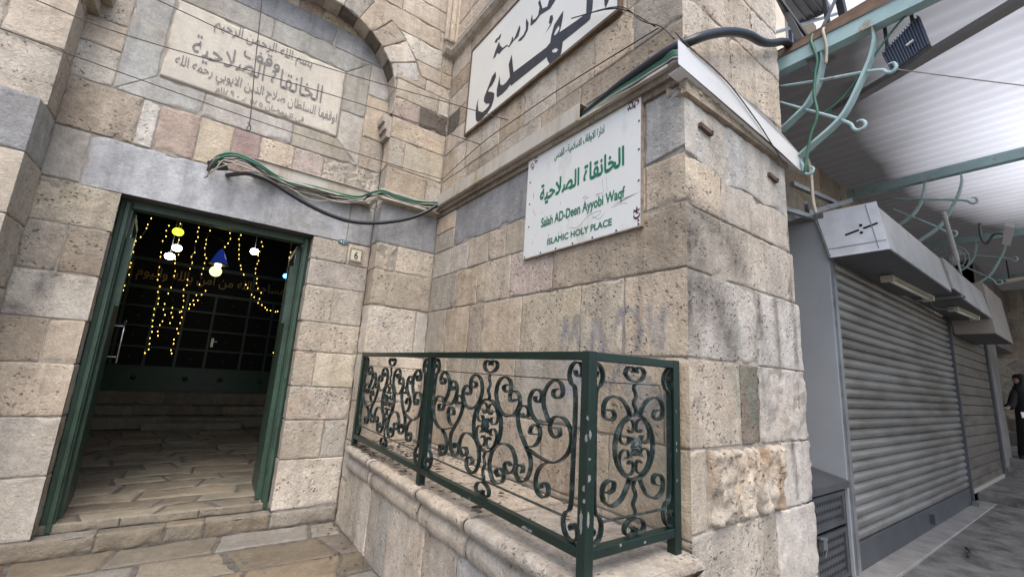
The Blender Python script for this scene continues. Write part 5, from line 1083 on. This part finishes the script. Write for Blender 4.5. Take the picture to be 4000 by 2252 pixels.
b.add(vs, [(3*i+k, 3*i+3+k, 3*i+4+k, 3*i+1+k) for i in range(n) for k in range(2)], smooth=True)
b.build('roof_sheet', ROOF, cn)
child('edge_flashing', mat('rust_brown', (.12, .075, .05), .7, var=.4, scale=8), cn, lambda mb: mb.add([(3.60, 1.38, 4.38), (3.60, -2.6, 4.38), (3.61, -2.6, 4.50), (3.61, .7, 4.50), (3.61, .62, 4.56), (3.61, .45, 4.52), (3.61, 1.38, 4.44)], [tuple(range(7))]))
LB = mat('pale_blue_beam_paint', (.31, .45, .47), .5, var=.12, scale=5, dirt=(.25, .16, .09), dscale=7, dlo=.58, dhi=.72)
for x in (3.61, 6.95, 10.3, 13.9):
    def f(mb):
        mb.box((x, -2.6, 4.262), (x+.012, 1.9, 4.378)); mb.box((x+.012, -2.6, 4.262), (x+.09, 1.9, 4.274)); mb.box((x+.012, -2.6, 4.366), (x+.09, 1.9, 4.378))
    child('beam', LB, cn, f)
child('beam', LB, cn, lambda mb: mb.box((16.9, -2.6, 4.16), (17.0, 1.9, 4.28)))
for y in (-.9,): child('purlin', mat('grey_purlin', (.24, .24, .245), .5), cn, lambda mb: mb.box((3.7, y-.03, 4.378), (17.0, y+.03, 4.44)))
child('diagonal_brace', mat('grey_brace', (.24, .24, .25), .5), cn, lambda mb: mb.bar((4.75, 1.32, 4.37), (3.67, -1.35, 4.37), .09, .05))
child('diagonal_brace', mat('dark_brace', (.07, .07, .075), .5), cn, lambda mb: (mb.bar((3.66, 1.40, 5.2), (3.66, 1.112, 4.099), .045),))
ARC1 = [(.745, 4.265), (.743, 4.17), (.774, 4.046), (.804, 3.976), (.855, 3.87), (.92, 3.745), (.977, 3.663), (1.055, 3.596), (1.16, 3.53), (1.32, 3.425)]
ARC2 = [(1.067, 4.265), (1.067, 4.2), (1.08, 4.144), (1.10, 4.06), (1.13, 3.981), (1.199, 3.875), (1.279, 3.812), (1.40, 3.735)]
ROD1 = [(1.40, 4.15), (1.13, 4.051), (.84, 3.956), (.791, 3.939), (.72, 3.905), (.703, 3.877), (.673, 3.862), (.648, 3.881), (.656, 3.926), (.69, 3.933)]
ROD2 = [(1.40, 4.0), (1.238, 3.859), (1.022, 3.67), (.98, 3.627), (.934, 3.576), (.921, 3.534), (.897, 3.508), (.86, 3.513), (.849, 3.547), (.87, 3.578), (.902, 3.579)]
HK3 = [(1.33, 3.45), (1.29, 3.415), (1.262, 3.366), (1.265, 3.322), (1.242, 3.283), (1.206, 3.285), (1.192, 3.317), (1.22, 3.346)]
def bracket(x, lab_, yo=0):
    a = thing('canopy_bracket', lab_, 'bracket', 'curved canopy brackets with hooks', loc=(x, 1.3, 3.8))
    for A_ in (ARC1, ARC2): child('curved_arm', LB, a, lambda mb: strap(mb, [(y+yo, z) for y, z in A_], lambda u, v, d: (x+d, u, v), wd=.07, t=.02, sub=4))
    for R_ in (ROD1, ROD2): child('hooked_rod', LB, a, lambda mb: mb.tube([(x, y+yo, z) for y, z in R_], .0125, 8, taper=lambda t: 1 if t < .8 else max(.35, 1-(t-.8)*3)))
    child('hook', LB, a, lambda mb: mb.tube([(x, y+yo, z) for y, z in HK3], .0125, 8, taper=lambda t: 1 if t < .7 else max(.35, 1-(t-.7)*2)))
bracket(3.66, 'nearest pale blue curved bracket with three hooks by the pier')
bracket(7.0, 'second curved bracket with hooks above the awning boxes', .05); bracket(10.35, 'third curved bracket with hooks far along the canopy', .05)
cable('green cable hanging down past the nearest curved bracket', [(3.63, 1.10, 4.47), (3.60, 1.12, 4.38), (3.60, 1.09, 4.2), (3.60, 1.11, 4.08), (3.60, 1.13, 3.9), (3.60, 1.12, 3.72), (3.60, 1.18, 3.55), (3.60, 1.22, 3.35), (3.61, 1.24, 3.28)], .011, CGR)
cable('short cream cable looped over the canopy beam', [(3.62, 1.03, 4.45), (3.585, 1.03, 4.40), (3.59, 1.02, 4.25), (3.60, 1.035, 4.12)], .011, CWH)
cable('cream cable hanging from the tray end beside the pier', [(3.72, 1.30, 3.50), (3.74, 1.26, 3.46), (3.74, 1.24, 3.30), (3.74, 1.24, 3.1), (3.75, 1.23, 2.98)], .012, CWH)
cable('green cable running from bracket up to the floodlight', [(3.7, .40, 4.40), (3.68, .62, 4.22), (3.68, .84, 3.97), (3.68, .98, 3.82), (3.68, 1.12, 3.75)], .008, CGR)
b = MB(); b.tube([(3.66, .65, 3.87), (4.4, .35, 3.98), (5.2, .02, 4.1), (6.5, -.5, 4.3)], .004, 5); tag(b.build('cord', CWH), 'thin pale cord stretched from the upper hook', 'cord')
b = MB(); b.tube([(3.66, 1.20, 3.33), (4.4, 1.42, 3.33), (5.5, 1.45, 3.5)], .004, 5); tag(b.build('cord', CWH), 'thin pale cord slack from the lowest hook', 'cord')
fl = thing('floodlight', 'dark grey finned floodlight hung under the canopy edge', 'floodlight', loc=(3.8, .6, 4.1))
Q = [(.511, 4.259), (.476, 3.999), (.687, 3.899), (.73, 4.084)]
FLM = mat('floodlight_grey', (.075, .085, .11), .45, metal=.3)
child('housing', FLM, fl, lambda mb: mb.plate([(3.74, y, z) for y, z in Q], (1, 0, .2), .06))
def f(mb):
    for k in range(15):
        t = (k+.5)/15; a_ = [Q[3][i]*(1-t)+Q[0][i]*t for i in (0, 1)]; b_ = [Q[2][i]*(1-t)+Q[1][i]*t for i in (0, 1)]
        mb.bar((3.73, *a_), (3.73, *b_), .024, .006, upv=(0, 1, 0))
child('cooling_fins', FLM, fl, f)
child('rating_label', mat('silver_label', (.6, .6, .6), .4), fl, lambda mb: mb.bar((3.715, .55, 4.07), (3.715, .59, 4.05), .012, .02, upv=(1, 0, 0)))
child('hanger', FLM, fl, lambda mb: (mb.bar((3.76, .55, 4.2), (3.76, .55, 4.45), .02), mb.bar((3.76, .70, 4.07), (3.76, .70, 4.45), .02)))
for nm, lab_, x, y, z, m_ in (('hanging_lamp', 'small flat lamp hanging far under the canopy', 12.9, 1.02, 4.0, TL),):
    a = thing(nm, lab_, 'lamp', loc=(x, y, z)); child('panel', mat('lamp_panel', (.62, .60, .50), .4), a, lambda mb: mb.bar((x-.1, y+.12, z), (x+.1, y-.14, z+.06), .30, .05)); child('stem', CDK, a, lambda mb: mb.bar((x, y, z+.05), (x, y, 4.45), .02))
a = thing('floodlight', 'pale square lamp on a bent arm under the canopy', 'lamp', loc=(9.0, .65, 4.0))
child('housing', mat('pale_housing', (.42, .43, .44), .5), a, lambda mb: mb.plate([(8.75, .651, 4.03), (9.05, .592, 4.05), (9.65, .70, 3.95), (9.4, .76, 3.93)], (0, -.3, 1), .07))
child('arm', GALV, a, lambda mb: mb.tube([(9.2, .70, 4.03), (9.4, .82, 4.1), (9.7, .93, 4.05), (9.9, 1.0, 4.2), (9.9, 1.0, 4.45)], .02, 6))
fn = thing('wall_fan', 'grey round caged fan above the awning boxes', 'fan', loc=(8.6, 1.25, 3.6))
def f(mb):
    for r in (.06, .12, .18, .22): mb.tube([(8.5+.02*math.cos(t*.5), 1.22+r*math.cos(t*.5236), 3.58+r*math.sin(t*.5236)) for t in range(13)], .006, 5, sub=2)
    for k in range(16): t = k*math.pi/8; mb.bar((8.5, 1.22, 3.58), (8.5, 1.22+.22*math.cos(t), 3.58+.22*math.sin(t)), .006)
child('cage', GALV, fn, f)
child('motor', GALV, fn, lambda mb: mb.lathe([(.02, -.02), (.07, .0), (.08, .12), (.03, .16)], (8.52, 1.22, 3.58), 14, axis='X'))
child('blades', mat('fan_blade', (.3, .3, .31), .4), fn, lambda mb: [mb.plate([(8.54, 1.22+.03*math.cos(t), 3.58+.03*math.sin(t)), (8.53, 1.22+.19*math.cos(t-.3), 3.58+.19*math.sin(t-.3)), (8.56, 1.22+.19*math.cos(t+.35), 3.58+.19*math.sin(t+.35))], (1, 0, 0), .006) for t in (0.3, 2.4, 4.5)])
child('bracket', GALV, fn, lambda mb: mb.bar((8.62, 1.22, 3.58), (8.62, 1.93, 3.66), .04))
# end wall of the street
ew = thing('end_wall', 'dark stained rough stone wall closing the street end', 'wall', loc=(16.6, -1, .5))
b = MB(); mE2 = lambda u, v, d: (16.5-d, u, v)
stain = lambda u, v, c: tuple(x*(.33 if v < 1.45+.12*math.sin(u*3)+.1*noise.noise(Vector((u*3, v*3, 1))) else 1) for x in c)
zz = [.5, .95, 1.4, 1.85, 2.3, 2.75, 3.2, 3.7, 4.5]
for a_, c_ in zip(zz, zz[1:]):
    cu = [-3.3]
    while cu[-1] < 1.3: cu.append(cu[-1]+rr.uniform(.5, .9))
    cu[-1] = 2.0
    courses(b, mE2, [(a_, c_, cu, [rr.choice('teoe') for _ in range(12)])], amp=.03, step=.09, paint=stain, freq=4)
b.box((16.513, -3.3, .4), (17, 2.0, 4.5), 1); b.build('masonry', [STONE, MORTAR], ew)
b = MB(); b.box((15.6, -3.3, .5), (16.5, 2.0, .62)); b.box((13.61, 1.75, .5), (16.5, 2.0, 4.4)); b.build('footing', mat('grey_footing', (.24, .235, .225), .9, var=.3, scale=2, bump=.4, bscale=12), ew)
# ------------------------------------------------------------ neighbour above the canopy
nb = thing('neighbour_house', 'pale sunlit house wall with window above the canopy', 'house', loc=(14, 4.2, 4.4))
PALE = mat('pale_render', (.72, .66, .54), .9, var=.12, scale=1.5, bump=.3, bscale=8)
child('wall', PALE, nb, lambda mb: mb.box((8.0, 4.2, 4.4), (12.6, 5.0, 13.5)))
child('wall', mat('sky_cover_render', (.85, .82, .76), .9, var=.06, scale=1), nb, lambda mb: mb.box((14.2, 6.5, 4.4), (34, 7.5, 30)))  # tall white wall added to cover the blue sky beyond
child('window', GLS, nb, lambda mb: mb.box((11.7, 4.17, 10.6), (12.3, 4.2, 12.6)))
child('window_frame', GALV, nb, lambda mb: [mb.box((11.66+.32*k, 4.15, 10.55), (11.70+.32*k, 4.19, 12.65)) for k in range(3)])
child('mesh_screen', mat('brown_mesh', (.17, .13, .09), .8, var=.3, scale=40), nb, lambda mb: mb.box((12.6, 4.25, 10.4), (14.2, 4.4, 13.0)))
pt = thing('metal_platform', 'galvanised metal platform underside high above the canopy edge', 'platform', loc=(5.8, 1.9, 7))
child('deck', GALV, pt, lambda mb: (mb.box((5.1, 1.75, 7.0), (6.5, 2.16, 7.04)), mb.box((5.1, 1.75, 6.95), (6.5, 1.78, 7.0)), mb.box((6.47, 1.75, 6.95), (6.5, 2.16, 7.0))))
child('rib', GALV, pt, lambda mb: [mb.box((5.2, 1.84+.1*k, 6.97), (6.45, 1.86+.1*k, 7.0)) for k in range(3)])
child('perforated_angle', GALV, pt, lambda mb: (mb.bar((5.5, 2.3, 6.3), (6.9, 1.75, 7.15), .06, .02), mb.bar((5.35, 2.2, 7.0), (6.1, 2.4, 6.2), .06, .02)))
up_ = thing('roof_strut', 'dark steel struts standing on the canopy roof edge', 'strut', loc=(4, 1.1, 4.5))
for p, q, r in (((3.96, 1.13, 5.5), (4.06, 1.11, 4.48), .03), ((4.30, 1.12, 5.6), (4.58, 1.08, 4.48), .055), ((3.35, 1.42, 5.25), (3.86, 1.17, 4.48), .022), ((3.66, 1.05, 4.50), (4.45, 1.13, 5.40), .02)):
    child('bar', mat('dark_steel', (.035, .035, .04), .5), up_, lambda mb: mb.bar(p, q, r))
# ------------------------------------------------------------ the passer-by
pe = thing('person', 'person in black robe and headscarf walking at the far right, holding paper', 'person', loc=(13.7, 1.1, .575))
def skin_body(name, verts, edges, radii, m, parent, sub=2):
    me = bpy.data.meshes.new(name); me.from_pydata(verts, edges, []); me.materials.append(m)
    o = bpy.data.objects.new(name, me); COL.objects.link(o)
    o.modifiers.new('skin', 'SKIN'); s_ = o.modifiers.new('sub', 'SUBSURF'); s_.levels = sub; s_.render_levels = sub
    for v, r in zip(me.skin_vertices[0].data, radii): v.radius = r if isinstance(r, tuple) else (r, r)
    me.skin_vertices[0].data[0].use_root = True
    dg = bpy.context.evaluated_depsgraph_get(); dg.update(); m2 = bpy.data.meshes.new_from_object(o.evaluated_get(dg)); bpy.data.objects.remove(o)
    m2.materials.clear(); m2.materials.append(m)
    for p in m2.polygons: p.use_smooth = True
    m2.name = name; o = bpy.data.objects.new(name, m2); return link(o, parent)
SKIN = mat('skin', (.38, .24, .17), .55); ROBE = mat('black_robe', (.010, .010, .012), .8, bump=.3, bscale=12); SCARF = mat('black_scarf', (.012, .012, .014), .75)
px, py, pz = 13.7, 1.14, .575
V = [(px, py, pz+.85), (px, py, pz+1.05), (px, py, pz+1.25), (px, py, pz+1.36), (px-.02, py+.02, pz+1.44), (px-.035, py+.035, pz+1.52), (px-.03, py+.03, pz+1.585),
     (px-.10, py+.10, pz+1.29), (px-.16, py+.16, pz+1.06), (px-.26, py+.23, pz+.96), (px+.10, py-.12, pz+1.29), (px+.10, py-.18, pz+1.04), (px-.06, py-.02, pz+.86), (px, py+.05, pz+.45), (px-.02, py+.07, pz+.10), (px+.02, py-.06, pz+.45), (px+.03, py-.07, pz+.10)]
Ed = [(0, 1), (1, 2), (2, 3), (3, 4), (4, 5), (5, 6), (3, 7), (7, 8), (8, 9), (3, 10), (10, 11), (11, 12), (0, 13), (13, 14), (0, 15), (15, 16)]
Rd = [.13, .115, .125, .09, .048, .075, .06, .05, .042, .03, .05, .042, .03, .075, .05, .075, .05]
skin_body('body', V, Ed, Rd, SKIN, pe)
b = MB()   # robe: sleeves and a full length skirt following the body
b.lathe([(.20, .015), (.215, .05), (.195, .35), (.175, .7), (.165, .95), (.172, 1.15), (.165, 1.28), (.11, 1.38), (.07, 1.42)], (px, py, pz), 24)
b.tube([(px, py+.08, pz+1.32), (px-.10, py+.12, pz+1.26), (px-.16, py+.17, pz+1.05), (px-.23, py+.21, pz+.98)], .068, 12)
b.tube([(px, py-.08, pz+1.32), (px+.10, py-.13, pz+1.27), (px+.10, py-.19, pz+1.05), (px-.02, py-.06, pz+.885)], .066, 12)
b.build('robe', ROBE, pe)
b = MB()
vs = []; fs = []; n = 20
for j, (r, z) in enumerate(((.13, 1.30), (.115, 1.38), (.088, 1.43), (.098, 1.50), (.104, 1.56), (.092, 1.62), (.05, 1.655), (.003, 1.662))):
    for k in range(n):
        t = 2*math.pi*k/n; c = math.cos(t-math.radians(135)); rr_ = r
        if 1.45 < z < 1.60 and c > .55: rr_ = r*.62
        vs.append((px-.03+rr_*math.cos(t), py+.03+rr_*math.sin(t), pz+z))
for j in range(7):
    for k in range(n): fs.append((j*n+k, j*n+(k+1) % n, (j+1)*n+(k+1) % n, (j+1)*n+k))
b.add(vs, fs, smooth=True); b.build('headscarf', SCARF, pe)
def face(mb):
    c = Vector((px-.03, py+.03, pz+1.515)); f_ = Vector((-.707, .707, 0)); s_ = Vector((-.707, -.707, 0))
    vs = []; n = 12
    for j, (r, dd) in enumerate(((1, .064), (.8, .080), (.45, .090), (.02, .094))):
        for k in range(n):
            t = 2*math.pi*k/n; vs.append(c+f_*dd+s_*(.052*r*math.cos(t))+Vector((0, 0, .068*r*math.sin(t))))
    mb.add(vs, [(j*n+k, j*n+(k+1) % n, (j+1)*n+(k+1) % n, (j+1)*n+k) for j in range(3) for k in range(n)], smooth=True)
    mb.add([c+f_*.090+s_*-.010+Vector((0, 0, -.012)), c+f_*.090+s_*.010+Vector((0, 0, -.012)), c+f_*.112+Vector((0, 0, -.008)), c+f_*.092+Vector((0, 0, .022))], [(0, 1, 2), (0, 2, 3), (1, 3, 2)], smooth=True)
child('face', SKIN, pe, face)
child('eyebrows_and_eyes', mat('eye_dark', (.02, .012, .01), .5), pe, lambda mb: [mb.bar(Vector((px-.03, py+.03, pz+1.53+dz))+Vector((-.707, .707, 0))*.093+Vector((-.707, -.707, 0))*(s*.022-.011), Vector((px-.03, py+.03, pz+1.53+dz))+Vector((-.707, .707, 0))*.093+Vector((-.707, -.707, 0))*(s*.022+.011), .008, .005) for s in (1, -1) for dz in (0, .016)])
child('mouth', mat('lips', (.30, .12, .10), .5), pe, lambda mb: mb.bar(Vector((px-.03, py+.03, pz+1.485))+Vector((-.707, .707, 0))*.090+Vector((.707, .707, 0))*.015, Vector((px-.03, py+.03, pz+1.485))+Vector((-.707, .707, 0))*.090-Vector((.707, .707, 0))*.015, .008, .006))
def hand(mb, o, d, side):
    o = Vector(o); d = Vector(d).normalized(); s_ = d.cross(Vector((0, 0, 1))).normalized()*side
    mb.tube([o-d*.03, o+d*.02, o+d*.07], .026, 8, taper=lambda t: 1.1-.3*t)
    for k, ln in enumerate((.062, .072, .068, .052)):
        b0 = o+d*.065+s_*((k-1.5)*.014); mb.tube([b0, b0+d*ln*.5+Vector((0, 0, -.004)), b0+d*ln*.9+Vector((0, 0, -.022))], .0078, 6)
    b0 = o+d*.015+s_*-.026; mb.tube([b0, b0+d*.03+s_*-.018, b0+d*.055+s_*-.014], .0085, 6)
child('hand', SKIN, pe, lambda mb: hand(mb, (px-.27, py+.235, pz+.955), (-.8, .5, .05), 1))
child('hand', SKIN, pe, lambda mb: hand(mb, (px-.075, py-.02, pz+.855), (-.7, .3, -.2), -1))
child('shoe', mat('shoe_black', (.012, .012, .012), .4), pe, lambda mb: (mb.tube([(px+.02, py+.05, pz+.03), (px-.07, py+.10, pz+.035), (px-.17, py+.16, pz+.025)], .036, 8), mb.tube([(px+.08, py-.09, pz+.03), (px-.0, py-.04, pz+.035), (px-.10, py+.02, pz+.025)], .036, 8)))
b = MB(); b.plate([(px-.13, py-.03, pz+.79), (px-.22, py+.06, pz+.79), (px-.20, py+.07, pz+.90), (px-.11, py-.02, pz+.90)], (-.6, -.6, .2), .004); tag(b.build('paper', mat('paper_white', (.75, .74, .70), .8)), 'small white folded paper held by the robed person', 'paper')
# small things on the pier and ground
for x, z, lab_ in ((2.36, 3.18, 'rusty metal bracket on the plaster band near the pier corner'), (3.27, 3.155, 'rusty metal bracket on the plaster band near the shop')):
    b = MB(); b.bar((x-.07, YK-.016, z+.006), (x+.07, YK-.016, z-.006), .022, .028); b.lathe([(.008, -.02), (.006, -.006)], (x+.05, YK-.016, z), 8, axis='Y'); tag(b.build('wall_bracket', mat('rusted_iron', (.09, .06, .045), .8, var=.4, scale=30)), lab_, 'bracket', 'rusty brackets on the pier')
b = MB(); b.tube([(6.0, 1.0, .215), (6.25, 1.02, .212), (6.35, 1.06, .212)], .012, 6); tag(b.build('stick', mat('dark_stick', (.03, .025, .02), .9)), 'dark scrap of wood lying on the street', 'scrap')
